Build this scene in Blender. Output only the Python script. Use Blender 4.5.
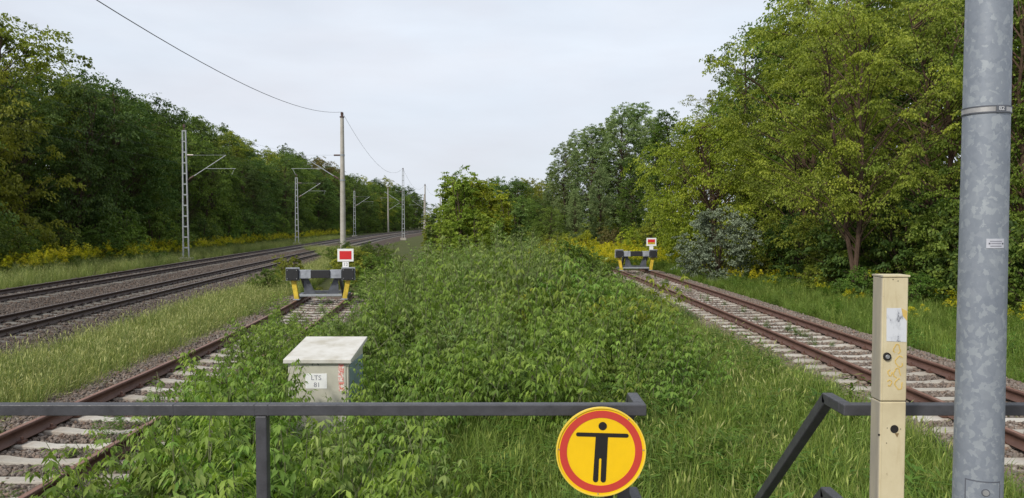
import bpy, bmesh, math, random
import numpy as np
from mathutils import Vector, Matrix, Euler

R = math.radians
random.seed(7)
for o in list(bpy.data.objects):
    bpy.data.objects.remove(o)
scene = bpy.context.scene
col = scene.collection

# ------------------------------------------------------------------ camera
F_PX, CX, CY = 745.0, 512.0, 249.0
CAM_Z, PITCH = 2.5, R(2.1)
cam_d = bpy.data.cameras.new('camera')
cam_d.sensor_width = 36.0
cam_d.lens = 36.0 * F_PX / 1024.0
cam_d.clip_start = 0.05
cam_d.clip_end = 3000
cam = bpy.data.objects.new('camera', cam_d)
cam.location = (0, 0, CAM_Z)
cam.rotation_euler = (R(90) - PITCH, 0, 0)
col.objects.link(cam)
scene.camera = cam

# ------------------------------------------------------------------ sky and sun
SUN_DIR = Vector((-0.52, -0.64, 0.72)).normalized()      # towards the sun
world = bpy.data.worlds.new('World')
scene.world = world
world.use_nodes = True
wn, wl = world.node_tree.nodes, world.node_tree.links
wn.clear()
w_out = wn.new('ShaderNodeOutputWorld')
w_bg = wn.new('ShaderNodeBackground')
w_bg.inputs['Strength'].default_value = 0.1
w_sky = wn.new('ShaderNodeTexSky')
w_sky.sky_type = 'NISHITA'
w_sky.sun_disc = False
w_sky.sun_elevation = math.asin(SUN_DIR.z)
w_sky.sun_rotation = math.atan2(SUN_DIR.x, SUN_DIR.y)
w_sky.air_density = 1.0
w_sky.dust_density = 2.0
w_tc = wn.new('ShaderNodeTexCoord')
w_map = wn.new('ShaderNodeMapping')
w_map.inputs['Scale'].default_value = (1.0, 1.0, 3.6)
w_map.inputs['Rotation'].default_value = (0.0, R(6), 0.0)
w_noise = wn.new('ShaderNodeTexNoise')
w_noise.inputs['Scale'].default_value = 2.3
w_noise.inputs['Detail'].default_value = 7
w_noise.inputs['Roughness'].default_value = 0.52
w_noise.inputs['Distortion'].default_value = 0.35
w_cr = wn.new('ShaderNodeValToRGB')
w_cr.color_ramp.elements[0].position = 0.34
w_cr.color_ramp.elements[0].color = (0.82, 0.82, 0.82, 1)
w_cr.color_ramp.elements[1].position = 0.66
w_cr.color_ramp.elements[1].color = (0.98, 0.98, 0.98, 1)
w_cc = wn.new('ShaderNodeValToRGB')
w_cc.color_ramp.elements[0].position = 0.30
w_cc.color_ramp.elements[0].color = (0.89, 0.965, 1.07, 1)
w_cc.color_ramp.elements[1].position = 0.70
w_cc.color_ramp.elements[1].color = (0.83, 0.86, 0.94, 1)
w_noise2 = wn.new('ShaderNodeTexNoise')
w_noise2.inputs['Scale'].default_value = 3.7
w_noise2.inputs['Detail'].default_value = 8
w_scale = wn.new('ShaderNodeVectorMath')
w_scale.operation = 'SCALE'
w_scale.inputs['Scale'].default_value = 9.6
w_mix = wn.new('ShaderNodeMix')
w_mix.data_type = 'RGBA'
wl.new(w_tc.outputs['Generated'], w_map.inputs['Vector'])
wl.new(w_map.outputs['Vector'], w_noise.inputs['Vector'])
wl.new(w_map.outputs['Vector'], w_noise2.inputs['Vector'])
wl.new(w_noise.outputs['Fac'], w_cr.inputs['Fac'])
wl.new(w_noise2.outputs['Fac'], w_cc.inputs['Fac'])
wl.new(w_cc.outputs['Color'], w_scale.inputs[0])
wl.new(w_cr.outputs['Color'], w_mix.inputs['Factor'])
wl.new(w_sky.outputs['Color'], w_mix.inputs['A'])
wl.new(w_scale.outputs['Vector'], w_mix.inputs['B'])
wl.new(w_mix.outputs['Result'], w_bg.inputs['Color'])
wl.new(w_bg.outputs['Background'], w_out.inputs['Surface'])

sun_d = bpy.data.lights.new('sun', 'SUN')
sun_d.energy = 3.3
sun_d.angle = R(6)
sun_d.color = (1.0, 0.95, 0.86)
sun = bpy.data.objects.new('sun', sun_d)
sun.rotation_euler = SUN_DIR.to_track_quat('Z', 'Y').to_euler()
sun.location = (-20, -20, 40)
col.objects.link(sun)

scene.view_settings.view_transform = 'Standard'
scene.view_settings.look = 'None'
scene.view_settings.exposure = 0.0
scene.view_settings.gamma = 1.0
scene.render.engine = 'CYCLES'
scene.cycles.max_bounces = 6
scene.cycles.diffuse_bounces = 3
scene.cycles.transmission_bounces = 3


# ------------------------------------------------------------------ helpers
def W(px, py, Y):
    """the point at depth Y on the ray through a pixel"""
    u, v = (px - CX) / F_PX, (CY - py) / F_PX
    d = Vector((u, math.cos(PITCH) + v * math.sin(PITCH), -math.sin(PITCH) + v * math.cos(PITCH)))
    return Vector((0, 0, CAM_Z)) + d * (Y / d.y)


def tag(o, label=None, cat=None, group=None, kind=None):
    if label: o['label'] = label
    if cat: o['category'] = cat
    if group: o['group'] = group
    if kind: o['kind'] = kind
    return o


def empty(name, loc=(0, 0, 0), rz=0.0):
    o = bpy.data.objects.new(name, None)
    o.location = loc
    o.rotation_euler = (0, 0, rz)
    o.empty_display_size = 0.1
    col.objects.link(o)
    return o


def link(name, me, mat=None, parent=None, loc=None):
    o = bpy.data.objects.new(name, me)
    if mat and not me.materials: me.materials.append(mat)
    if parent: o.parent = parent
    if loc is not None: o.location = loc
    col.objects.link(o)
    return o


def copy_tree(o, parent=None):
    c = o.copy()
    c.parent = parent
    col.objects.link(c)
    for ch in list(o.children):
        copy_tree(ch, c)
    return c


class MB:
    """collects simple solids; build() links them as one mesh object"""
    def __init__(s): s.v = []; s.f = []

    def add(s, vs, fs):
        n = len(s.v)
        s.v += [tuple(v) for v in vs]
        s.f += [tuple(i + n for i in f) for f in fs]
        return s

    def box(s, x0, x1, y0, y1, z0, z1, M=None):
        vs = [Vector((x, y, z)) for z in (z0, z1) for y in (y0, y1) for x in (x0, x1)]
        if M: vs = [M @ v for v in vs]
        return s.add(vs, [(0, 2, 3, 1), (4, 5, 7, 6), (0, 1, 5, 4), (2, 6, 7, 3), (0, 4, 6, 2), (1, 3, 7, 5)])

    def bar(s, a, b, w, h=None, up=(0, 0, 1)):
        a, b = Vector(a), Vector(b)
        h = h or w
        d = (b - a).normalized()
        upv = Vector(up)
        if abs(d.dot(upv)) > 0.98: upv = Vector((0, 1, 0))
        sx = d.cross(upv).normalized()
        sz = sx.cross(d).normalized()
        vs = []
        for p in (a, b):
            for i, j in ((-1, -1), (1, -1), (1, 1), (-1, 1)):
                vs.append(p + sx * (i * w / 2) + sz * (j * h / 2))
        return s.add(vs, [(0, 3, 2, 1), (4, 5, 6, 7), (0, 1, 5, 4), (1, 2, 6, 5), (2, 3, 7, 6), (3, 0, 4, 7)])

    def tube(s, pts, rs, n=8, cap=True):
        pts = [Vector(p) for p in pts]
        if not hasattr(rs, '__len__'): rs = [rs] * len(pts)
        rings = []
        prev = None
        for i, p in enumerate(pts):
            d = (pts[min(i + 1, len(pts) - 1)] - pts[max(i - 1, 0)]).normalized()
            ref = Vector((0, 0, 1)) if abs(d.z) < 0.95 else Vector((1, 0, 0))
            sx = d.cross(ref).normalized()
            sy = d.cross(sx).normalized()
            rings.append([p + (sx * math.cos(2 * math.pi * k / n) + sy * math.sin(2 * math.pi * k / n)) * rs[i] for k in range(n)])
        vs = [v for r in rings for v in r]
        fs = []
        for i in range(len(pts) - 1):
            for k in range(n):
                a, b = i * n + k, i * n + (k + 1) % n
                fs.append((a, a + n, b + n, b))
        if cap:
            fs.append(tuple(range(n)))
            fs.append(tuple(reversed([(len(pts) - 1) * n + k for k in range(n)])))
        return s.add(vs, fs)

    def prism(s, poly, axis_o, ax, ay, thick):
        """polygon in the plane (ax, ay) at axis_o, extruded along ax x ay"""
        ax, ay = Vector(ax), Vector(ay)
        nrm = ax.cross(ay).normalized()
        o = Vector(axis_o)
        n = len(poly)
        vs = [o + ax * p[0] + ay * p[1] for p in poly] + [o + ax * p[0] + ay * p[1] + nrm * thick for p in poly]
        fs = [tuple(reversed(range(n))), tuple(range(n, 2 * n))]
        for i in range(n):
            j = (i + 1) % n
            fs.append((i, j, j + n, i + n))
        return s.add(vs, fs)

    def mesh(s, name, mat=None, smooth=False):
        me = bpy.data.meshes.new(name)
        me.from_pydata(s.v, [], s.f)
        bm = bmesh.new(); bm.from_mesh(me)
        bmesh.ops.recalc_face_normals(bm, faces=bm.faces)
        bm.to_mesh(me); bm.free()
        if smooth:
            for p in me.polygons: p.use_smooth = True
        if mat: me.materials.append(mat)
        return me

    def build(s, name, mat, parent=None, bevel=0, smooth=False):
        o = link(name, s.mesh(name, mat, smooth), None, parent)
        if bevel:
            m = o.modifiers.new('bevel', 'BEVEL')
            m.width = bevel; m.segments = 2; m.limit_method = 'ANGLE'; m.angle_limit = R(35)
        if smooth:
            try: o.data.set_sharp_from_angle(angle=R(40))
            except Exception: pass
        return o


def np_mesh(name, verts, faces, mat=None, tint=None):
    """verts (n,3), faces (m,k): a mesh from arrays"""
    me = bpy.data.meshes.new(name)
    verts = np.ascontiguousarray(verts, dtype=np.float32)
    faces = np.ascontiguousarray(faces, dtype=np.int32)
    m, k = faces.shape
    me.vertices.add(len(verts)); me.vertices.foreach_set('co', verts.ravel())
    me.loops.add(m * k); me.loops.foreach_set('vertex_index', faces.ravel())
    me.polygons.add(m)
    me.polygons.foreach_set('loop_start', np.arange(0, m * k, k, dtype=np.int32))
    me.polygons.foreach_set('loop_total', np.full(m, k, dtype=np.int32))
    me.update(calc_edges=True)
    if tint is not None:
        a = me.attributes.new('tint', 'FLOAT', 'POINT')
        a.data.foreach_set('value', np.ascontiguousarray(tint, dtype=np.float32))
    if mat: me.materials.append(mat)
    return me


def text_mesh(name, body, size, mat, parent, loc, rot, extrude=0.0008, align='CENTER'):
    cu = bpy.data.curves.new(name, 'FONT')
    cu.body = body; cu.size = size; cu.extrude = extrude
    cu.align_x = align; cu.align_y = 'CENTER'; cu.resolution_u = 3
    t = bpy.data.objects.new(name + '_tmp', cu)
    col.objects.link(t)
    dg = bpy.context.evaluated_depsgraph_get()
    me = bpy.data.meshes.new_from_object(t.evaluated_get(dg))
    bpy.data.objects.remove(t); bpy.data.curves.remove(cu)
    me.name = name
    me.materials.clear(); me.materials.append(mat)
    o = link(name, me, None, parent, loc)
    o.rotation_euler = rot
    return o


# ------------------------------------------------------------------ materials
class NT:
    def __init__(s, name):
        s.m = bpy.data.materials.new(name); s.m.use_nodes = True
        s.n, s.l = s.m.node_tree.nodes, s.m.node_tree.links
        s.b = s.n['Principled BSDF']; s.out = s.n['Material Output']
        s.tc = None

    def new(s, t, **kw):
        nd = s.n.new(t)
        for k, v in kw.items():
            if k.startswith('_'): setattr(nd, k[1:], v)
            else: nd.inputs[k.replace('__', ' ')].default_value = v
        return nd

    def coord(s, which='Object', scale=None):
        if not s.tc: s.tc = s.n.new('ShaderNodeTexCoord')
        o = s.tc.outputs[which]
        if scale is not None:
            mp = s.n.new('ShaderNodeMapping')
            mp.inputs['Scale'].default_value = scale
            s.l.new(o, mp.inputs['Vector'])
            o = mp.outputs['Vector']
        return o

    def noise(s, scale, detail=5, rough=0.55, vec=None, dist=0.0):
        nd = s.new('ShaderNodeTexNoise', Scale=scale, Detail=detail, Roughness=rough, Distortion=dist)
        s.l.new(vec if vec is not None else s.coord(), nd.inputs['Vector'])
        return nd.outputs['Fac']

    def ramp(s, fac, stops, const=False):
        nd = s.n.new('ShaderNodeValToRGB')
        cr = nd.color_ramp
        if const: cr.interpolation = 'CONSTANT'
        while len(cr.elements) < len(stops): cr.elements.new(0.5)
        for e, (p, c) in zip(cr.elements, stops):
            e.position = p
            e.color = (*c, 1) if len(c) == 3 else c
        s.l.new(fac, nd.inputs['Fac'])
        return nd.outputs['Color']

    def mix(s, fac, a, b, blend='MIX'):
        nd = s.n.new('ShaderNodeMix'); nd.data_type = 'RGBA'; nd.blend_type = blend
        for sock, v in (('Factor', fac), ('A', a), ('B', b)):
            if isinstance(v, (int, float)): nd.inputs[sock].default_value = v
            elif isinstance(v, tuple): nd.inputs[sock].default_value = (*v, 1)
            else: s.l.new(v, nd.inputs[sock])
        return nd.outputs['Result']

    def bump(s, h, strength=0.4, dist=0.02):
        nd = s.new('ShaderNodeBump', Strength=strength, Distance=dist)
        s.l.new(h, nd.inputs['Height'])
        s.l.new(nd.outputs['Normal'], s.b.inputs['Normal'])

    def done(s, colr=None, rough=None, metal=None, spec=None):
        for nm, v in (('Base Color', colr), ('Roughness', rough), ('Metallic', metal), ('Specular IOR Level', spec)):
            if v is None: continue
            if isinstance(v, tuple): s.b.inputs[nm].default_value = (*v, 1)
            elif isinstance(v, (int, float)): s.b.inputs[nm].default_value = v
            else: s.l.new(v, s.b.inputs[nm])
        return s.m


def paint(name, c, rough=0.5, wear=0.25, scale=9.0, metal=0.0, bump=0.1):
    t = NT(name)
    n1 = t.noise(scale, 6, 0.6)
    n2 = t.noise(scale * 6, 4, 0.6)
    dark = tuple(x * (1 - wear) for x in c)
    lite = tuple(min(1, x * (1 + wear * 0.6)) for x in c)
    cc = t.ramp(n1, [(0.3, dark), (0.55, c), (0.8, lite)])
    rr = t.ramp(n2, [(0.3, (rough * 0.8,) * 3), (0.7, (min(1, rough * 1.2),) * 3)])
    t.bump(n2, bump, 0.004)
    return t.done(cc, rr, metal)


LEAF_GAIN = (1.60, 1.68, 1.25)


def leaf_mat(name, dark, mid, light, trans=0.35, vary=0.25, rough=0.5):
    t = NT(name)
    dark, mid, light = [(c[0] * LEAF_GAIN[0], c[1] * LEAF_GAIN[1], c[2] * LEAF_GAIN[2]) for c in (dark, mid, light)]
    at = t.n.new('ShaderNodeAttribute'); at.attribute_name = 'tint'
    c = t.ramp(at.outputs['Fac'], [(0.0, dark), (0.5, mid), (1.0, light)])
    oi = t.n.new('ShaderNodeObjectInfo')
    hsv = t.new('ShaderNodeHueSaturation')
    mr = t.new('ShaderNodeMapRange'); mr.inputs['To Min'].default_value = 1 - vary; mr.inputs['To Max'].default_value = 1 + vary
    t.l.new(oi.outputs['Random'], mr.inputs['Value']); t.l.new(mr.outputs['Result'], hsv.inputs['Value'])
    mh = t.new('ShaderNodeMath', _operation='MULTIPLY'); mh.inputs[1].default_value = 7.31
    fr = t.new('ShaderNodeMath', _operation='FRACT')
    t.l.new(oi.outputs['Random'], mh.inputs[0]); t.l.new(mh.outputs[0], fr.inputs[0])
    mr2 = t.new('ShaderNodeMapRange'); mr2.inputs['To Min'].default_value = 0.5 - 0.010; mr2.inputs['To Max'].default_value = 0.5 + 0.016
    t.l.new(fr.outputs[0], mr2.inputs['Value']); t.l.new(mr2.outputs['Result'], hsv.inputs['Hue'])
    t.l.new(c, hsv.inputs['Color'])
    t.done(hsv.outputs['Color'], rough + 0.08, 0.0, 0.22)
    tr = t.n.new('ShaderNodeBsdfTranslucent')
    bright = t.mix(1.0, hsv.outputs['Color'], (1.15, 1.25, 0.7), 'MULTIPLY')
    t.l.new(bright, tr.inputs['Color'])
    mx = t.n.new('ShaderNodeMixShader'); mx.inputs['Fac'].default_value = trans
    t.l.new(t.b.outputs[0], mx.inputs[1]); t.l.new(tr.outputs[0], mx.inputs[2])
    t.l.new(mx.outputs[0], t.out.inputs['Surface'])
    return t.m


M = {}


def make_materials():
    # ground: earth, moss and short green growth
    t = NT('ground')
    n1 = t.noise(0.35, 6, 0.6); n2 = t.noise(5.0, 8, 0.65)
    g = t.ramp(n1, [(0.3, (0.055, 0.075, 0.022)), (0.55, (0.075, 0.085, 0.03)), (0.75, (0.11, 0.10, 0.045))])
    e = t.ramp(n2, [(0.35, (0.045, 0.05, 0.018)), (0.6, (0.085, 0.09, 0.03)), (0.8, (0.13, 0.115, 0.06))])
    t.bump(n2, 0.8, 0.06)
    M['ground'] = t.done(t.mix(0.5, g, e), 0.95, 0, 0.1)
    # ballast beds
    for nm, cols in (('ballast_siding', [(0.0, (0.075, 0.056, 0.045)), (0.35, (0.13, 0.10, 0.08)), (0.65, (0.185, 0.15, 0.128)), (1.0, (0.125, 0.08, 0.055))]),
                     ('ballast_main', [(0.0, (0.05, 0.037, 0.03)), (0.35, (0.085, 0.064, 0.052)), (0.65, (0.12, 0.096, 0.08)), (1.0, (0.08, 0.052, 0.038))])):
        t = NT(nm)
        vo = t.new('ShaderNodeTexVoronoi', Scale=19.0); t.l.new(t.coord(), vo.inputs['Vector'])
        sp = t.n.new('ShaderNodeSeparateColor'); t.l.new(vo.outputs['Color'], sp.inputs[0])
        cc = t.ramp(sp.outputs[0], cols)
        big = t.ramp(t.noise(0.8, 5), [(0.3, (0.72, 0.70, 0.66)), (0.7, (1.1, 1.08, 1.05))])
        inv = t.new('ShaderNodeMath', _operation='SUBTRACT'); inv.inputs[0].default_value = 1.0
        t.l.new(vo.outputs['Distance'], inv.inputs[1])
        t.bump(inv.outputs[0], 1.0, 0.05)
        M[nm] = t.done(t.mix(1.0, cc, big, 'MULTIPLY'), 0.9, 0, 0.2)
    for nm, k in (('stone_siding', 0.8), ('stone_main', 0.48)):
        t = NT(nm)
        oi = t.n.new('ShaderNodeObjectInfo')
        cc = t.ramp(oi.outputs['Random'], [(0.0, (0.13 * k, 0.095 * k, 0.08 * k)), (0.25, (0.22 * k, 0.17 * k, 0.14 * k)), (0.5, (0.17 * k, 0.15 * k, 0.14 * k)),
                                           (0.7, (0.30 * k, 0.25 * k, 0.21 * k)), (0.85, (0.24 * k, 0.14 * k, 0.09 * k)), (1.0, (0.40 * k, 0.36 * k, 0.32 * k))])
        n = t.noise(30, 4)
        cc = t.mix(0.35, cc, t.ramp(n, [(0.3, (0.12 * k, 0.09 * k, 0.07 * k)), (0.7, (0.30 * k, 0.26 * k, 0.22 * k))]))
        M[nm] = t.done(cc, 0.88, 0, 0.25)
    # rails
    for nm, a, b, c in (('rail_rust', (0.068, 0.032, 0.023), (0.11, 0.053, 0.038), (0.165, 0.09, 0.066)),
                        ('rail_main', (0.035, 0.022, 0.018), (0.06, 0.036, 0.028), (0.085, 0.055, 0.042))):
        t = NT(nm)
        n1 = t.noise(3.0, 6, 0.65); n2 = t.noise(60, 4, 0.7)
        cc = t.ramp(n1, [(0.3, a), (0.52, b), (0.78, c)])
        cc = t.mix(0.3, cc, t.ramp(n2, [(0.35, a), (0.7, c)]))
        t.bump(n2, 0.35, 0.004)
        M[nm] = t.done(cc, 0.62, 0.1)
    t = NT('rail_top')
    n = t.noise(14, 4, 0.6, t.coord('Object', (1, 0.15, 1)))
    M['rail_top'] = t.done(t.ramp(n, [(0.3, (0.20, 0.15, 0.13)), (0.7, (0.34, 0.29, 0.27))]), 0.38, 0.7)
    t = NT('rail_top_rusty')
    n = t.noise(11, 6, 0.65, t.coord('Object', (1, 0.25, 1)))
    M['rail_top_rusty'] = t.done(t.ramp(n, [(0.3, (0.16, 0.07, 0.045)), (0.6, (0.27, 0.15, 0.11)), (0.8, (0.36, 0.24, 0.20))]), 0.5, 0.25)
    # concrete
    for nm, k in (('sleeper', 0.86), ('sleeper_main', 0.32), ('mast_concrete', 0.80), ('platform', 0.62)):
        t = NT(nm)
        n1 = t.noise(2.2, 7, 0.62); n2 = t.noise(40, 5, 0.6)
        oi = t.n.new('ShaderNodeObjectInfo')
        cc = t.ramp(n1, [(0.28, (0.33 * k, 0.295 * k, 0.25 * k)), (0.5, (0.50 * k, 0.47 * k, 0.415 * k)), (0.75, (0.60 * k, 0.575 * k, 0.52 * k))])
        cc = t.mix(0.3, cc, t.ramp(n2, [(0.35, (0.34 * k, 0.31 * k, 0.27 * k)), (0.65, (0.58 * k, 0.55 * k, 0.5 * k))]))
        if nm == 'sleeper':
            sx = t.n.new('ShaderNodeSeparateXYZ'); t.l.new(t.coord(), sx.inputs[0])
            ab = t.new('ShaderNodeMath', _operation='ABSOLUTE'); t.l.new(sx.outputs[0], ab.inputs[0])
            sb = t.new('ShaderNodeMath', _operation='SUBTRACT'); t.l.new(ab.outputs[0], sb.inputs[0]); sb.inputs[1].default_value = 0.7525
            a2 = t.new('ShaderNodeMath', _operation='ABSOLUTE'); t.l.new(sb.outputs[0], a2.inputs[0])
            mr = t.new('ShaderNodeMapRange'); mr.inputs['From Min'].default_value = 0.36; mr.inputs['From Max'].default_value = 0.10
            t.l.new(a2.outputs[0], mr.inputs['Value'])
            mu = t.new('ShaderNodeMath', _operation='MULTIPLY'); t.l.new(mr.outputs[0], mu.inputs[0])
            t.l.new(t.ramp(t.noise(7, 6, 0.7), [(0.35, (0.1,) * 3), (0.7, (0.8,) * 3)]), mu.inputs[1])
            cc = t.mix(mu.outputs[0], cc, (0.20, 0.12, 0.075))
        var = t.ramp(oi.outputs['Random'], [(0, (0.78, 0.76, 0.73)), (1, (1.08, 1.08, 1.08))])
        t.bump(n2, 0.4, 0.006)
        M[nm] = t.done(t.mix(1.0, cc, var, 'MULTIPLY'), 0.9, 0, 0.2)
    M['rail_grey'] = paint('railing_paint', (0.052, 0.052, 0.059), 0.45, 0.32, 16.0, 0, 0.25)
    M['lattice'] = paint('lattice_paint', (0.34, 0.36, 0.37), 0.55, 0.25, 6.0)
    M['arm_grey'] = paint('arm_galvanised', (0.34, 0.36, 0.38), 0.5, 0.2, 8.0, 0.2)
    M['insulator'] = paint('insulator_brown', (0.09, 0.05, 0.04), 0.3, 0.2)
    M['wire'] = paint('wire_metal', (0.045, 0.05, 0.05), 0.85, 0.1)
    M['black'] = paint('rubber_black', (0.018, 0.018, 0.02), 0.6, 0.3, 14)
    M['dark_grey'] = paint('buffer_dark_grey', (0.085, 0.092, 0.11), 0.6, 0.45, 6)
    M['beam_grey'] = paint('buffer_light_grey', (0.33, 0.35, 0.39), 0.6, 0.42, 6)
    M['yellow_leg'] = paint('yellow_leg', (0.58, 0.41, 0.03), 0.55, 0.45, 7)
    M['white'] = paint('sign_white', (0.80, 0.80, 0.79), 0.45, 0.06, 10)
    M['red'] = paint('sign_red', (0.62, 0.022, 0.025), 0.4, 0.1, 10)
    M['sign_yellow'] = paint('sign_yellow', (0.82, 0.51, 0.0), 0.42, 0.06, 14, 0, 0.02)
    M['sign_rim'] = paint('sign_rim', (0.80, 0.57, 0.06), 0.4, 0.08, 20)
    M['sign_red_ring'] = paint('sign_red_ring', (0.52, 0.045, 0.03), 0.42, 0.06, 14, 0, 0.02)
    M['sign_black'] = paint('sign_black', (0.010, 0.009, 0.008), 0.45, 0.05, 14)
    M['steel'] = paint('steel_bolt', (0.45, 0.46, 0.47), 0.35, 0.2, 30, 0.7)
    M['plate_grey'] = paint('plate_grey', (0.55, 0.56, 0.58), 0.5, 0.2, 40)
    M['text_black'] = paint('text_black', (0.03, 0.03, 0.035), 0.6, 0.1)
    M['text_grey'] = paint('text_grey', (0.23, 0.23, 0.27), 0.6, 0.1)
    # galvanised pole with spangle patches
    t = NT('galvanised')
    v1 = t.new('ShaderNodeTexVoronoi', Scale=80.0)
    nz = t.new('ShaderNodeTexNoise', Scale=30.0, Detail=5.0, Roughness=0.6)
    t.l.new(t.coord(), nz.inputs['Vector'])
    addv = t.new('ShaderNodeVectorMath', _operation='MULTIPLY_ADD')
    addv.inputs[1].default_value = (0.045, 0.045, 0.045)
    t.l.new(nz.outputs['Color'], addv.inputs[0]); t.l.new(t.coord('Object', (1, 1, 0.8)), addv.inputs[2])
    t.l.new(addv.outputs[0], v1.inputs['Vector'])
    sp = t.n.new('ShaderNodeSeparateColor'); t.l.new(v1.outputs['Color'], sp.inputs[0])
    cc = t.ramp(sp.outputs[0], [(0.0, (0.205, 0.235, 0.285)), (0.5, (0.24, 0.27, 0.32)), (0.74, (0.275, 0.305, 0.35)), (0.82, (0.35, 0.385, 0.42)), (1.0, (0.40, 0.435, 0.465))])
    cc = t.mix(0.45, cc, t.ramp(t.noise(9, 6, 0.65), [(0.3, (0.20, 0.225, 0.275)), (0.7, (0.33, 0.36, 0.40))]))
    rr = t.ramp(sp.outputs[1], [(0.0, (0.42,) * 3), (1.0, (0.6,) * 3)])
    t.bump(t.noise(45, 4), 0.10, 0.003)
    M['galv'] = t.done(t.mix(1.0, cc, (0.86, 0.86, 0.85), 'MULTIPLY'), rr, 0.25)
    # beige post: cream paint, grey grime on the flank facing the tracks
    t = NT('beige_paint')
    n1 = t.noise(6, 7, 0.65); n2 = t.noise(45, 5, 0.7); n3 = t.noise(4, 6, 0.7, t.coord('Object', (6, 6, 0.9)))
    cc = t.ramp(n1, [(0.25, (0.47, 0.395, 0.245)), (0.5, (0.575, 0.50, 0.325)), (0.75, (0.64, 0.57, 0.39))])
    cc = t.mix(t.ramp(n3, [(0.55, (0, 0, 0)), (0.75, (0.55,) * 3)]), cc, (0.40, 0.31, 0.16))
    geo = t.n.new('ShaderNodeSeparateXYZ'); t.l.new(t.coord(), geo.inputs[0])
    flank = t.new('ShaderNodeMapRange'); flank.inputs['From Min'].default_value = -0.0395; flank.inputs['From Max'].default_value = -0.0435
    t.l.new(geo.outputs[0], flank.inputs['Value'])
    grime = t.new('ShaderNodeMath', _operation='MULTIPLY')
    t.l.new(flank.outputs[0], grime.inputs[0])
    t.l.new(t.ramp(n3, [(0.2, (0.6,) * 3), (0.6, (0.95,) * 3)]), grime.inputs[1])
    cc = t.mix(grime.outputs[0], cc, (0.25, 0.23, 0.195))
    cc = t.mix(t.ramp(n2, [(0.66, (0, 0, 0)), (0.74, (0.6,) * 3)]), cc, (0.25, 0.19, 0.11))
    t.bump(n2, 0.12, 0.003)
    M['beige'] = t.done(cc, 0.55)
    M['tag_yellow'] = paint('faded_tag', (0.62, 0.44, 0.13), 0.6, 0.15, 30)
    M['hole'] = paint('hole_black', (0.012, 0.010, 0.009), 0.8, 0.2)
    t = NT('worn_sticker')
    n = t.noise(38, 4, 0.6, t.coord('Object', (1, 1, 0.6)))
    M['sticker'] = t.done(t.ramp(n, [(0.50, (0.60, 0.62, 0.66)), (0.60, (0.50, 0.52, 0.56)), (0.64, (0.14, 0.15, 0.18)), (0.70, (0.55, 0.57, 0.6))]), 0.5)
    # cabinet
    M['cab'] = paint('cabinet_cream', (0.50, 0.48, 0.40), 0.5, 0.14, 5)
    t = NT('cabinet_roof')
    n1 = t.noise(3.5, 7, 0.66); n2 = t.noise(28, 5, 0.7)
    cc = t.ramp(n1, [(0.3, (0.40, 0.37, 0.30)), (0.5, (0.53, 0.51, 0.46)), (0.75, (0.62, 0.61, 0.57))])
    cc = t.mix(t.ramp(n2, [(0.6, (0, 0, 0)), (0.8, (0.5,) * 3)]), cc, (0.24, 0.20, 0.12))
    M['cab_roof'] = t.done(cc, 0.55)
    M['cab_side_shade'] = paint('cabinet_side_shaded_blue', (0.20, 0.27, 0.29), 0.5, 0.25, 6)  # bluish, with the shade of the side away from the sun painted in
    t = NT('red_white_marks')
    n = t.noise(26, 4, 0.7)
    M['redwhite'] = t.done(t.ramp(n, [(0.40, (0.62, 0.14, 0.12)), (0.5, (0.66, 0.35, 0.30)), (0.58, (0.72, 0.68, 0.64))]), 0.5)
    # bark
    for nm, c in (('bark', (0.085, 0.062, 0.045)), ('bark_red', (0.10, 0.066, 0.046)), ('bark_trunk', (0.10, 0.066, 0.048)), ('stem', (0.16, 0.17, 0.09))):
        t = NT(nm)
        n = t.noise(9, 7, 0.7, t.coord('Object', (3, 3, 0.7)))
        t.bump(n, 0.7, 0.03)
        M[nm] = t.done(t.ramp(n, [(0.3, tuple(x * 0.55 for x in c)), (0.55, c), (0.8, tuple(x * 1.6 for x in c))]), 0.9, 0, 0.1)
    # leaves
    M['leaf_dark'] = leaf_mat('leaf_dark', (0.026, 0.044, 0.014), (0.048, 0.074, 0.021), (0.088, 0.116, 0.032), 0.32, 0.28)
    M['leaf_mid'] = leaf_mat('leaf_mid', (0.038, 0.060, 0.014), (0.070, 0.102, 0.022), (0.125, 0.155, 0.036), 0.34, 0.22)
    M['leaf_olive'] = leaf_mat('leaf_olive', (0.072, 0.083, 0.017), (0.136, 0.146, 0.026), (0.225, 0.218, 0.040), 0.4, 0.16)
    M['leaf_yellow'] = leaf_mat('leaf_yellow', (0.085, 0.105, 0.014), (0.165, 0.185, 0.022), (0.27, 0.26, 0.035), 0.38, 0.12)
    M['leaf_sapling'] = leaf_mat('leaf_sapling', (0.085, 0.115, 0.020), (0.150, 0.190, 0.036), (0.24, 0.27, 0.06), 0.42, 0.12)
    M['leaf_right'] = leaf_mat('leaf_right', (0.056, 0.077, 0.016), (0.105, 0.132, 0.025), (0.185, 0.205, 0.042), 0.38, 0.16)
    M['leaf_blue'] = leaf_mat('leaf_blue', (0.072, 0.098, 0.052), (0.130, 0.164, 0.090), (0.215, 0.24, 0.145), 0.36, 0.14)
    M['leaf_silver'] = leaf_mat('leaf_silver', (0.070, 0.082, 0.072), (0.118, 0.136, 0.124), (0.19, 0.21, 0.195), 0.22, 0.1)
    M['leaf_brown'] = leaf_mat('leaf_brown', (0.06, 0.05, 0.025), (0.10, 0.082, 0.035), (0.16, 0.125, 0.05), 0.3, 0.15)
    M['leaf_box'] = leaf_mat('leaf_boxelder', (0.046, 0.078, 0.016), (0.086, 0.134, 0.028), (0.158, 0.210, 0.052), 0.36, 0.2, 0.45)
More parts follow.
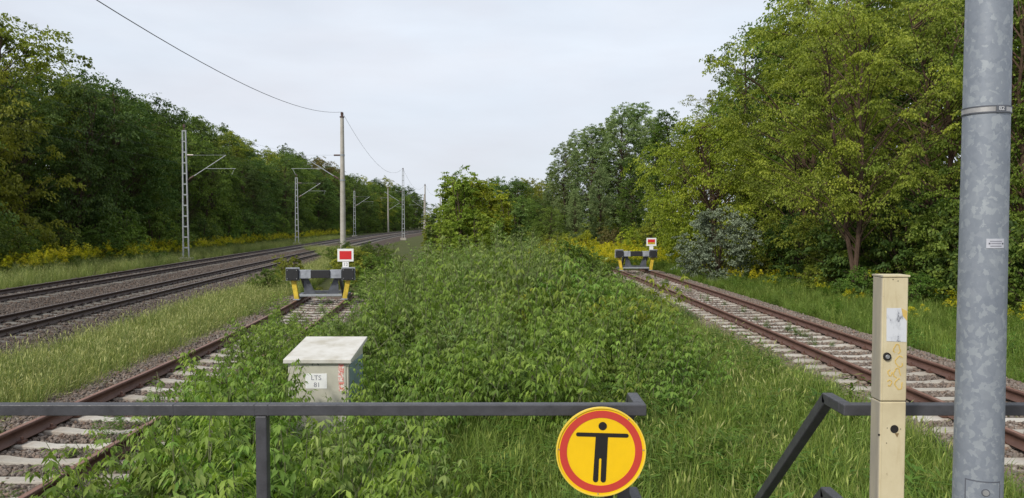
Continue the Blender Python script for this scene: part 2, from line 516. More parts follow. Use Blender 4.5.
    M['leaf_box2'] = leaf_mat('leaf_boxelder_fine', (0.052, 0.076, 0.024), (0.092, 0.126, 0.042), (0.165, 0.198, 0.078), 0.33, 0.2, 0.5)
    M['grass_green'] = leaf_mat('grass_green', (0.055, 0.082, 0.018), (0.100, 0.135, 0.032), (0.195, 0.21, 0.075), 0.35, 0.28)
    M['grass_dry'] = leaf_mat('grass_dry', (0.062, 0.084, 0.026), (0.112, 0.132, 0.048), (0.25, 0.235, 0.125), 0.33, 0.25)
    M['goldenrod'] = leaf_mat('goldenrod', (0.050, 0.080, 0.016), (0.085, 0.12, 0.022), (0.40, 0.33, 0.02), 0.3, 0.15)


make_materials()

# ------------------------------------------------------------------ lines of the place
GZ = -0.45                                     # ground level; the rail heads of the sidings are z = 0


def x_left(y): return -5.05 - 0.024 * y - (0.0031 * (y - 11) ** 2 if y > 11 else 0.0)
def x_right(y): return 6.75 - (0.00045 * (y - 8) ** 2 if y > 8 else 0.0)
def x_main1(y): return -11.22 - 0.082 * y + (0.0004 * (y - 100) ** 2 if y > 100 else 0.0)
def x_main2(y): return x_main1(y) - 4.6


# ------------------------------------------------------------------ ground, ballast, platform
def build_ground():
    xs = np.unique(np.concatenate([np.linspace(-700, -60, 17), np.linspace(-60, 60, 121), np.linspace(60, 700, 17)]))
    ys = np.unique(np.concatenate([np.linspace(-200, -10, 6), np.linspace(-10, 120, 131), np.linspace(120, 1200, 28)]))
    X, Y = np.meshgrid(xs, ys)
    Z = GZ + 0.035 * np.sin(X * 0.9 + 1.3 * np.sin(Y * 0.35)) * np.cos(Y * 0.7 + X * 0.2) - 0.02
    v = np.stack([X, Y, Z], -1).reshape(-1, 3)
    nx, ny = len(xs), len(ys)
    idx = np.arange(nx * ny).reshape(ny, nx)
    f = np.stack([idx[:-1, :-1], idx[:-1, 1:], idx[1:, 1:], idx[1:, :-1]], -1).reshape(-1, 4)
    o = link('ground', np_mesh('ground', v, f, M['ground']))
    tag(o, kind='structure')


def loft(name, xf, y0, y1, step, profile, mat):
    ys = np.arange(y0, y1 + step, step)
    n = len(profile)
    v = []
    for y in ys:
        cx = xf(y)
        for (dx, z) in profile:
            j = 0.03 * math.sin(y * 1.7 + dx * 3.1) + 0.02 * math.sin(y * 4.3 + dx)
            v.append((cx + dx + (j if abs(dx) > 1.3 else 0), y, z + (0.25 * j if abs(dx) > 0.9 else 0)))
    idx = np.arange(len(ys) * n).reshape(len(ys), n)
    f = np.stack([idx[:-1, :-1], idx[:-1, 1:], idx[1:, 1:], idx[1:, :-1]], -1).reshape(-1, 4)
    o = link(name, np_mesh(name, np.array(v), f, mat))
    tag(o, kind='structure')
    return o


build_ground()
# cross-sections: (offset from the track's middle, height)
PROF_L = [(-2.7, GZ - 0.1), (-1.95, -0.16), (-1.25, -0.13), (-0.85, -0.17), (-0.6, -0.215), (0.6, -0.215), (0.85, -0.20), (1.35, -0.20), (1.8, -0.26), (2.4, GZ - 0.1)]
PROF_R = [(-2.75, GZ - 0.1), (-1.9, -0.27), (-1.4, -0.215), (-0.85, -0.205), (-0.6, -0.21), (0.6, -0.21), (0.85, -0.20), (1.4, -0.20), (1.9, -0.24), (2.6, GZ - 0.1)]
PROF_M = [(-7.4, GZ - 0.1), (-6.5, -0.20), (-4.6, -0.20), (-2.3, -0.24), (0.0, -0.20), (1.75, -0.20), (3.4, GZ - 0.06)]
bed_l = loft('siding_ballast', x_left, -12, 27, 0.5, PROF_L, M['ballast_siding'])
bed_r = loft('siding_ballast', x_right, -12, 42, 0.5, PROF_R, M['ballast_siding'])
bed_m = loft('main_line_ballast', x_main1, -12, 330, 1.0, PROF_M, M['ballast_main'])


def build_platform():
    PZ = 0.8
    mb = MB()
    mb.box(-3.3, 4.95, -9, 2.78, GZ - 0.3, PZ)
    p = mb.build('platform', M['platform'], None, 0.015)
    tag(p, kind='structure')
    st = MB()
    n = 6
    rise, tread = (PZ - GZ) / (n + 1), 0.21
    steps = empty('platform_steps', (0.79, 2.785, GZ))
    tag(steps, kind='structure')
    for i in range(n):
        y0 = 0.0 + i * tread
        top = (PZ - GZ) - (i + 1) * rise
        b = MB().box(-0.42, 0.42, y0 + (0.003 if i else 0), y0 + tread, -0.15, top)
        b.build('step', M['platform'], steps, 0.01)


build_platform()


# ------------------------------------------------------------------ tracks
def rail_profile():
    # foot 140 mm, web 16 mm, head 70 mm, 160 mm tall, top at z = 0
    half = [(0.070, -0.160), (0.070, -0.150), (0.012, -0.128), (0.009, -0.050), (0.034, -0.040), (0.035, -0.006), (0.028, 0.0)]
    return half + [(-a, b) for a, b in reversed(half)]


def rail_mesh(name, xf, off, y0, y1, step, mat, top_mat):
    pr = rail_profile()
    n = len(pr)
    ys = np.arange(y0, y1 + step * 0.5, step)
    v = []
    for y in ys:
        sl = (xf(y + 0.1) - xf(y - 0.1)) / 0.2
        nl = math.hypot(1, sl)
        for a, b in pr:
            d = off + a
            v.append((xf(y) + d / nl, y - d * sl / nl, b))
    idx = np.arange(len(ys) * n).reshape(len(ys), n)
    nxt = np.roll(idx, -1, axis=1)
    f = np.stack([idx[:-1], nxt[:-1], nxt[1:], idx[1:]], -1).reshape(-1, 4)
    me = np_mesh(name, np.array(v), f, mat)
    me.materials.append(top_mat)
    mi = np.tile((np.arange(n) == 6).astype(np.int32), len(ys) - 1)
    me.polygons.foreach_set('material_index', mi)
    bm = bmesh.new(); bm.from_mesh(me)
    bmesh.ops.recalc_face_normals(bm, faces=bm.faces)
    bm.to_mesh(me); bm.free()
    return me


def sleeper_mesh(mat, name='sleeper'):
    """a pre-stressed concrete sleeper, thick under the rails and dipped in the middle"""
    secs = [(-1.30, 0.13, 0.085, -0.205), (-1.22, 0.15, 0.105, -0.168), (-0.52, 0.15, 0.105, -0.165), (-0.25, 0.125, 0.085, -0.190),
            (0.25, 0.125, 0.085, -0.190), (0.52, 0.15, 0.105, -0.165), (1.22, 0.15, 0.105, -0.168), (1.30, 0.13, 0.085, -0.205)]
    vs, fs = [], []
    for x, wb, wt, zt in secs:
        vs += [(x, -wb, -0.40), (x, wb, -0.40), (x, wt, zt - 0.012), (x, wt - 0.012, zt), (x, -wt + 0.012, zt), (x, -wt, zt - 0.012)]
    n = 6
    for i in range(len(secs) - 1):
        for k in range(n):
            a, b = i * n + k, i * n + (k + 1) % n
            fs.append((a, b, b + n, a + n))
    fs.append(tuple(range(n))); fs.append(tuple(range((len(secs) - 1) * n, len(secs) * n)))
    return MB().add(vs, fs).mesh(name, mat)


def build_track(name, xf, y0, y1, label, rail_mat, top_mat, sl_mat, n_obj, rail_step, clips_to, gap=0.6):
    t = empty(name, (0, 0, 0))
    tag(t, label, 'railway track')
    for s in (-0.7525, 0.7525):
        link('rail', rail_mesh('rail', xf, s, y0, y1, rail_step, rail_mat, top_mat), None, t)
    sm = sleeper_mesh(sl_mat)
    rng = random.Random(hash(name) % 1000 + int(y1))
    ys = np.arange(y0 + 0.3, y1 - 0.1, gap)
    vis = [y for y in ys if y > 3.0]
    rest = [y for y in ys if y <= 3.0] + vis[n_obj:]
    for y in vis[:n_obj]:
        y = float(y)
        o = link('sleeper', sm, None, t)
        sl = math.atan(-(xf(y + 0.2) - xf(y - 0.2)) / 0.4)
        o.location = (xf(y) + rng.uniform(-0.03, 0.03), y + rng.uniform(-0.015, 0.015), rng.uniform(-0.012, 0.0))
        o.rotation_euler = (0, rng.uniform(-0.006, 0.006), -sl + rng.uniform(-0.012, 0.012))
    if rest:
        base = MB()
        src = [v.co.copy() for v in sm.vertices]; sf = [tuple(p.vertices) for p in sm.polygons]
        for y in rest:
            y = float(y)
            base.add([v + Vector((xf(y), y, 0)) for v in src], sf)
        tag(base.build('far_sleepers', sl_mat, t), kind='stuff')
    cl = MB()
    for y in ys:
        y = float(y)
        if y < 3 or y > clips_to: continue
        for s in (-0.7525, 0.7525):
            for k in (-1, 1):
                cx = xf(y) + s + k * 0.105
                cl.box(cx - 0.035, cx + 0.035, y - 0.05, y + 0.05, -0.166, -0.135)
                cl.tube([(cx, y, -0.14), (cx, y, -0.095)], 0.018, 6)
    tag(cl.build('rail_fastenings', rail_mat, t), kind='stuff')
    return t


track_l = build_track('siding_track', x_left, -10, 26, 'rusty siding on pale concrete sleepers running to the nearer buffer stop on the left', M['rail_rust'], M['rail_top_rusty'], M['sleeper'], 300, 1.0, 26)
track_r = build_track('siding_track', x_right, -10, 41, 'rusty siding curving up to the farther buffer stop on the right', M['rail_rust'], M['rail_top_rusty'], M['sleeper'], 300, 1.0, 41)
track_m1 = build_track('main_line_track', x_main1, -10, 320, 'nearer of the two dark main line tracks on the left', M['rail_main'], M['rail_top'], M['sleeper_main'], 200, 2.0, 60)
track_m2 = build_track('main_line_track', x_main2, -10, 320, 'farther of the two dark main line tracks, beside the goldenrod and wood', M['rail_main'], M['rail_top'], M['sleeper_main'], 200, 2.0, 60)


# ------------------------------------------------------------------ things at the end of the platform
def build_railings():
    yr = 2.625
    zt = W(400, 404.5, 2.605).z - 0.021
    zk = W(400, 505.0, 2.605).z - 0.022
    w = 0.04
    m = M['rail_grey']
    xe = W(640, 410, yr).x
    t = empty('railing', (-1.0, yr, 0.8))
    tag(t, 'long dark grey railing at the left with the round yellow sign at its end', 'railing')
    inv = Vector((-1.0, yr, 0.8))

    def part(name, a, b, ww=w, hh=None, bev=0.004):
        mb = MB().bar(Vector(a) - t.location, Vector(b) - t.location, ww, hh)
        return mb.build(name, m, t, bev)
    part('top_rail', (-3.2, yr, zt), (xe + 0.02, yr, zt))
    part('knee_rail', (-3.2, yr, zk), (xe + 0.02, yr, zk))
    xp = W(263, 450, yr).x
    for x in (xp, xp - 1.6, 0.40):
        part('post', (x, yr + (0.022 if x > 0 else 0), 0.8), (x, yr + (0.022 if x > 0 else 0), zt - w / 2 - 0.001))
    for z in (zt, zk):
        part('handrail_return', (xe, yr + w / 2 + 0.001, z), (xe, yr + 0.17, z))
        part('handrail', (xe, yr + 0.155, z + 0.004), (xe, yr + 1.25, z - 0.98))
    part('post', (xe, yr + 1.23, GZ), (xe, yr + 1.23, zt - 0.98))
    # weld seams on the joints of the top rail
    sm = MB()
    for x in (xp - 0.024, xp + 0.024, xp - 0.31):
        sm.box(x - 0.0015 + 1.0, x + 0.0015 + 1.0, -0.0208, 0.0208, zt - 0.8 - 0.0207, zt - 0.8 + 0.0207)
    sm.build('weld_seam', m, t)

    t = empty('railing', (2.0, yr, 0.8))
    tag(t, 'dark grey railing behind the beige post, its handrail sloping down the steps', 'railing')
    xs = W(847, 409, yr).x
    part('top_rail', (xs - 0.02, yr, zt), (4.8, yr, zt))
    part('knee_rail', (xs - 0.02, yr, zk), (4.8, yr, zk))
    for x in (2.05, 3.6, 4.75):
        part('post', (x, yr, 0.8), (x, yr, zt - w / 2 - 0.001))
    for z in (zt, zk):
        part('handrail_return', (xs, yr + w / 2 + 0.001, z), (xs, yr + 0.17, z))
        part('handrail', (xs, yr + 0.152, z + 0.006), (xs, yr + 1.25, z - 0.98))
    part('post', (xs, yr + 1.23, GZ), (xs, yr + 1.23, zt - 0.98))


def disc(r0, r1, n=72):
    return [(r1 * math.cos(2 * math.pi * k / n), r1 * math.sin(2 * math.pi * k / n)) for k in range(n)]


def ring_mesh(mb, r0, r1, y0, y1, n=72):
    vs, fs = [], []
    for k in range(n):
        a = 2 * math.pi * k / n
        c, s = math.cos(a), math.sin(a)
        vs += [(r0 * c, y0, r0 * s), (r1 * c, y0, r1 * s), (r1 * c, y1, r1 * s), (r0 * c, y1, r0 * s)]
    for k in range(n):
        a, b = 4 * k, 4 * ((k + 1) % n)
        for i in range(4):
            j = (i + 1) % 4
            fs.append((a + i, a + j, b + j, b + i))
    mb.add(vs, fs)


def build_sign():
    ys = 2.56
    c = W(601, 451.7, ys)
    t = empty('prohibition_sign', c)
    t.rotation_euler = (0, R(2.0), R(1.5))
    tag(t, 'round yellow no-entry-for-people sign with red ring and black arms-out figure', 'sign')
    Rr = 45.3 / F_PX * ys
    # x to the right, z up, -y towards the viewer
    MB().prism(disc(0, Rr), (0, 0.004, 0), (1, 0, 0), (0, 0, 1), 0.004).build('plate', M['sign_yellow'], t)
    mb = MB(); ring_mesh(mb, Rr * 0.975, Rr * 1.005, -0.004, 0.006); mb.build('rim', M['sign_rim'], t)
    mb = MB(); ring_mesh(mb, Rr * 0.765, Rr * 0.925, -0.0012, 0.0005); mb.build('red_ring', M['sign_red_ring'], t)
    u = Rr / 204.0

    def P(x, y): return ((x - 283) * u, (283 - y) * u)

    def cap(x, y, r, a0, a1, n=10):
        return [P(x + r * math.cos(a0 + (a1 - a0) * k / n), y + r * math.sin(a0 + (a1 - a0) * k / n)) for k in range(n + 1)]
    pi = math.pi
    fig = MB()
    fig.prism([P(286 + 19 * math.cos(2 * pi * k / 28), 165 - 19 * math.sin(2 * pi * k / 28)) for k in range(28)], (0, 0.0002, 0), (1, 0, 0), (0, 0, 1), 0.0014)
    arms = cap(397, 206, 9, -pi / 2, pi / 2) + [P(312, 215), P(256, 215)] + cap(175, 206, 9, pi / 2, 3 * pi / 2)
    legs_r = [P(256, 215.2), P(312, 215.2)] + [P(310, 408)] + cap(298, 412, 12, 0, pi)[1:] + [P(286, 320)] + cap(280.5, 318, 5.5, 0, -pi, 6) + [P(275, 320)] + cap(263, 412, 12, 0, pi) + [P(251, 408)]
    fig.prism([(x, z) for x, z in reversed(arms)], (0, 0.0002, 0), (1, 0, 0), (0, 0, 1), 0.0014)
    fig.prism([(x, z) for x, z in reversed(legs_r)], (0, 0.0002, 0), (1, 0, 0), (0, 0, 1), 0.0014)
    fig.build('person_pictogram', M['sign_black'], t)
    for a in (178, 4, 268, 128, 52):
        x, z = 0.95 * Rr * math.cos(R(a)), 0.95 * Rr * math.sin(R(a))
        MB().tube([(x, 0.0, z), (x, -0.003, z)], 0.0022, 8).build('rivet', M['steel'], t)
    br = MB().box(0.05, 0.14, 0.0045, 0.012, 0.02, 0.05).box(0.05, 0.14, 0.0045, 0.012, -0.09, -0.06)
    br.box(0.062, 0.128, 0.012, 0.07, 0.024, 0.046).box(0.062, 0.128, 0.012, 0.07, -0.086, -0.064)
    br.build('bracket', M['steel'], t)


def build_beige_post():
    y0 = 2.44
    xl, xr = W(880.0, 380, y0).x, W(906.8, 380, y0).x
    zt = W(890, 277, y0).z
    cx, hw = (xl + xr) / 2, (xr - xl) / 2
    t = empty('beige_post', (cx, y0 + 0.03, 0.8))
    t.rotation_euler = (0, 0, 0)
    tag(t, 'dirty beige square metal post with a worn sticker beside the steps', 'post')
    H = zt - 0.8
    zs = W(890, 401.5, y0).z - 0.8
    d0, d1 = -0.03, 0.032
    MB().box(-hw, hw, d0, d1, 0, zs - 0.0012).build('lower_shell', M['beige'], t, 0.004)
    MB().box(-hw, hw, d0, d1, zs + 0.0012, H).build('upper_shell', M['beige'], t, 0.004)
    MB().box(-hw + 0.004, hw - 0.004, d0 + 0.004, d1 - 0.004, zs - 0.01, zs + 0.01).build('seam', M['hole'], t)
    MB().box(-hw - 0.002, hw + 0.004, d0 - 0.003, d1 + 0.002, H, H + 0.006).build('cap', M['beige'], t, 0.001)
    edge = MB().box(-hw + 0.006, -hw + 0.0085, d0 - 0.0012, d0 + 0.002, 0.0, zs - 0.004).box(-hw + 0.006, -hw + 0.0085, d0 - 0.0012, d0 + 0.002, zs + 0.004, H - 0.004)
    edge.build('edge_bead', M['beige'], t)

    def at(px, py):
        p = W(px, py, y0)
        return p.x - cx, p.z - 0.8
    # sticker with torn corner
    pts = [at(886.5, 308), at(901, 308), at(902.5, 316), at(906.5, 321), at(906.3, 342), at(886.3, 341)]
    MB().prism(list(reversed(pts)), (0, d0 - 0.0003, 0), (1, 0, 0), (0, 0, 1), 0.0008).build('sticker', M['sticker'], t)
    pts = [at(901.2, 308.3), at(907.0, 311), at(907.0, 320.4), at(902.9, 316)]
    MB().prism(list(reversed(pts)), (0, d0 - 0.0003, 0), (1, 0, 0), (0, 0, 1), 0.0006).build('sticker_residue', M['tag_yellow'], t)
    # lock knob, hole, small holes
    x, z = at(886.8, 356.5)
    k = MB().tube([(x, d0 + 0.002, z), (x, d0 - 0.006, z)], [0.014, 0.0125], 18).build('lock', M['hole'], t)
    MB().tube([(x, d0 - 0.0062, z), (x, d0 - 0.009, z)], [0.0075, 0.006], 12).build('lock_pin', M['steel'], k)
    x, z = at(894.3, 429)
    k = MB().tube([(x, d0 + 0.002, z), (x, d0 - 0.0012, z)], 0.0135, 20).build('cable_hole', M['hole'], t)
    x, z = at(897, 435.0)
    MB().prism([(x - 0.008, z + 0.006), (x, z - 0.008), (x + 0.006, z + 0.006)], (0, d0 - 0.0002, 0), (1, 0, 0), (0, 0, 1), 0.0007).build('rust_drip', paint('rust_drip', (0.22, 0.15, 0.07), 0.7), t)
    for px, py in ((879, 434.8), (887.2, 428), (886.5, 443), (900.5, 429), (898, 281), (893, 279.5)):
        x, z = at(px, py)
        MB().tube([(x, d0 + 0.001, z), (x, d0 - 0.0009, z)], 0.0035 if px < 880 else 0.0016, 8).build('screw_hole', M['hole'], t)
    # faded scrawl in ochre paint
    for i, (px, py, r) in enumerate(((897, 349, 8), (899.5, 361.5, 9), (897, 373, 8), (899, 384, 9), (890, 373, 5), (889.5, 383, 5))):
        x, z = at(px, py)
        rng = random.Random(i)
        rr = r * 0.00175
        a0 = rng.uniform(0, 6)
        ptsc = [(x + rr * (0.75 + 0.2 * math.sin(3 * a + i)) * math.cos(a0 + a), d0 - 0.0004, z + rr * 1.15 * math.sin(a0 + a)) for a in [k2 * 5.2 / 12 for k2 in range(13)]]
        ms = MB()
        for a, b in zip(ptsc[:-1], ptsc[1:]):
            ms.bar(a, b, 0.0035, 0.0012, (0, 1, 0))
        ms.build('scrawl', M['tag_yellow'], t)


def build_lamp_post():
    y0 = 2.10
    base = Vector((W(977.3, 498, y0).x, y0, 0.8))
    t = empty('lamp_post', base)
    tag(t, 'thick galvanised grey lamp post with a metal band at the right', 'lamp post')
    z_top, z_bot = W(990, 0, y0).z, W(979, 498, y0).z
    r_bot = 26.0 / F_PX * 2.13 / 1.185
    r_top = 24.0 / F_PX * 2.085 / 1.185

    def rad(z): return r_bot + (r_top - r_bot) * (z - z_bot) / (z_top - z_bot)
    zs = [0.8, 1.2, 1.6, 2.0, 2.4, 2.8, 3.2, 3.8, 4.4, 5.0]
    pole = MB().tube([(0, 0, z - 0.8) for z in zs], [rad(z) for z in zs], 64).build('pole', M['galv'], t, 0, True)
    head = MB().tube([(0, 0, 4.19), (0, 0, 4.3), (0, 0, 4.42), (0, 0, 4.46)], [0.055, 0.19, 0.2, 0.05], 24).build('lamp_head', M['galv'], t, 0, True)

    def facing(px):                      # angle on the pole under a pixel column
        return px
    # band with buckle
    zb = W(989, 108.5, y0 - 0.06).z - 0.8
    rb = rad(zb + 0.8)
    mb = MB()
    n = 64
    vs, fs = [], []
    for k in range(n):
        a = 2 * math.pi * k / n
        c, s = math.cos(a), math.sin(a)
        for r, z in ((rb + 0.0005, zb - 0.0065), (rb + 0.002, zb - 0.0065), (rb + 0.002, zb + 0.0065), (rb + 0.0005, zb + 0.0065)):
            vs.append((r * c, r * s, z))
    for k in range(n):
        a, b = 4 * k, 4 * ((k + 1) % n)
        for i in range(4): fs.append((a + i, a + (i + 1) % 4, b + (i + 1) % 4, b + i))
    band = mb.add(vs, fs).build('band', paint('band_steel', (0.42, 0.41, 0.40), 0.4, 0.2, 20, 0.6), t)
    for dz in (-0.0083, 0.0083):
        e = MB()
        vs, fs = [], []
        for k in range(n):
            a = 2 * math.pi * k / n
            c, s = math.cos(a), math.sin(a)
            for r, z in ((rb + 0.0004, zb + dz - 0.0017), (rb + 0.003, zb + dz - 0.0017), (rb + 0.003, zb + dz + 0.0017), (rb + 0.0004, zb + dz + 0.0017)):
                vs.append((r * c, r * s, z))
        for k in range(n):
            a, b = 4 * k, 4 * ((k + 1) % n)
            for i in range(4): fs.append((a + i, a + (i + 1) % 4, b + (i + 1) % 4, b + i))
        e.add(vs, fs).build('band_edge', M['dark_grey'], band)

    def on_pole(px, z, extra):
        """place on the near side of the pole under pixel column px: position and turn"""
        ray = W(px, 249, 1.0); ray.z = 0
        d = Vector((ray.x, ray.y)).normalized()
        c = Vector((base.x, base.y)); r = rad(z + 0.8) + extra
        b = d.dot(c); q = b * b - (c.length_squared - r * r)
        p = d * (b - math.sqrt(max(q, 0.0))) - c
        return Vector((p.x, p.y, z)), math.atan2(p.y, p.x) + R(90)

    def plate(name, px, z, w, h, mat, extra, parent=t, n=8, th=0.0012):
        _, ang = on_pole(px, z, extra)
        r = rad(z + 0.8) + extra
        vs, fs = [], []
        aw = w / r
        for k in range(n + 1):
            a = ang - R(90) - aw / 2 + aw * k / n
            for rr, zz in ((r - th, -h / 2), (r, -h / 2), (r, h / 2), (r - th, h / 2)):
                vs.append((rr * math.cos(a), rr * math.sin(a), z + zz))
        for k in range(n):
            for i in range(4): fs.append((4 * k + i, 4 * k + (i + 1) % 4, 4 * k + 4 + (i + 1) % 4, 4 * k + 4 + i))
        fs.append((0, 1, 2, 3)); fs.append(tuple(4 * n + i for i in (0, 1, 2, 3)))
        return MB().add(vs, fs).build(name, mat, parent)
    plate('band_buckle', 998.5, zb, 0.028, 0.020, M['dark_grey'], 0.0045, band)
    p, ang = on_pole(998.5, zb, 0.0050)
    text_mesh('buckle_number', '82', 0.016, M['plate_grey'], band, p, (R(90), 0, ang), 0.0006)
    zt = W(996, 243.5, y0 - 0.06).z - 0.8
    tagp = plate('maker_plate', 996, zt, 0.048, 0.026, paint('plate_pale', (0.50, 0.51, 0.56), 0.4, 0.08, 30, 0.2), 0.0015)
    for dz, w in ((0.006, 0.032), (0.0, 0.026), (-0.0072, 0.03)):
        plate('print_line', 996.3, zt + dz, w, 0.0026, M['text_grey'], 0.0021, tagp, 6)
    for px in (989.5, 1002.7):
        plate('rivet', px, zt, 0.004, 0.004, M['dark_grey'], 0.0024, tagp, 3)
    # service door: the gap is a dark frame, the door a slightly proud sheet with a screw
    z1 = W(989, 481.5, y0 - 0.06).z - 0.8
    zc = z1 - 0.25
    plate('door_gap', 989.5, zc, 0.094, 0.5, M['dark_grey'], 0.0006, t, 10)
    dr = plate('service_door', 989.5, zc, 0.087, 0.493, M['galv'], 0.0018, t, 10)
    p, ang = on_pole(991.3, z1 - 0.031, 0.0015)
    nrm = Vector((math.cos(ang - R(90)), math.sin(ang - R(90)), 0))
    MB().tube([p, p + nrm * 0.0015], 0.011, 18).build('screw_recess', M['dark_grey'], dr)
    MB().tube([p + nrm * 0.0014, p + nrm * 0.004], 0.008, 14).build('screw', M['steel'], dr)


build_railings()
build_sign()
build_beige_post()
build_lamp_post()


# ------------------------------------------------------------------ cabinet by the siding
def build_cabinet():
    yf = 9.25
    c0, c1 = W(283, 359.5, yf), W(351, 360, yf)
    wdt = c1.x - c0.x
    b0 = W(311, 336.5, 10.3)
    cx = (c0.x + c1.x) / 2
    t = empty('equipment_cabinet', (cx, yf, GZ - 0.02))
    tag(t, 'cream trackside equipment cabinet with a sloping roof, half hidden in the shrubs', 'cabinet')
    o = t.location
    zf, zb = c0.z - o.z, b0.z - o.z
    hw, dep = wdt / 2, 1.06
    th = 0.052
    roof = [(-0.0, zf - th), (dep, zb - th), (dep, zb), (-0.0, zf)]
    MB().prism([(y, z) for y, z in roof], (-hw, 0, 0), (0, 1, 0), (0, 0, 1), 2 * hw).build('roof', M['cab_roof'], t, 0.006)
    bw = hw - 0.045
    y0, y1 = 0.05, dep - 0.10
    s = (zb - zf) / dep
    body = [(y0, 0.12), (y1, 0.12), (y1, zf + s * y1 - th - 0.002), (y0, zf + s * y0 - th - 0.002)]
    MB().prism(body, (-bw, 0, 0), (0, 1, 0), (0, 0, 1), 2 * bw).build('body', M['cab'], t, 0.006)
    MB().box(-bw - 0.03, bw + 0.03, y0 - 0.03, y1 + 0.03, -0.1, 0.118).build('plinth', M['platform'], t, 0.01)
    zd = zf - th - 0.035
    MB().box(-bw + 0.03, bw - 0.03, y0 - 0.012, y0 + 0.004, 0.17, zd).build('front_door', M['cab'], t, 0.004)
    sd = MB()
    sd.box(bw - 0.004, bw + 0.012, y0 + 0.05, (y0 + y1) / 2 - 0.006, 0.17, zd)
    sd.build('side_door', M['cab_side_shade'], t, 0.004)
    MB().box(bw - 0.004, bw + 0.012, (y0 + y1) / 2 + 0.006, y1 - 0.05, 0.17, zd).build('side_door', M['cab_side_shade'], t, 0.004)

    def at(px, py):
        p = W(px, py, yf + 0.04)
        return p.x - o.x, p.z - o.z
    x0, z1 = at(305.5, 373.5); x1, z0 = at(327, 388.5)
    pl = MB().box(x0, x1, y0 - 0.015, y0 - 0.0122, z0, z1).build('label_plate', M['white'], t)
    text_mesh('lettering', 'LTS', 0.085, M['text_grey'], pl, ((x0 + x1) / 2, y0 - 0.016, z1 - 0.055), (R(90), 0, 0))
    text_mesh('lettering', '81', 0.085, M['text_grey'], pl, ((x0 + x1) / 2 + 0.01, y0 - 0.016, z0 + 0.045), (R(90), 0, 0))
    xh, zh = at(315.5, 363.5)
    h = MB()
    arc = [(xh + 0.04 * math.cos(a), y0 - 0.022, zh - 0.02 + 0.03 * math.sin(a)) for a in [math.pi * k / 8 for k in range(9)]]
    h.tube(arc, 0.006, 6); h.build('door_handle', M['dark_grey'], t)
    xs, zs = at(340, 362.5); xe, ze = at(345, 391)
    for i, (f0, f1, dx) in enumerate(((0.0, 0.36, 0.0), (0.38, 0.66, -0.006), (0.68, 1.0, 0.004))):
        za, zb2 = zs + (ze - zs) * f0, zs + (ze - zs) * f1
        MB().box(xs - 0.02 + dx, xe - 0.012 + dx, y0 - 0.0145, y0 - 0.0121, zb2, za).build('warning_sticker', M['redwhite'], t)


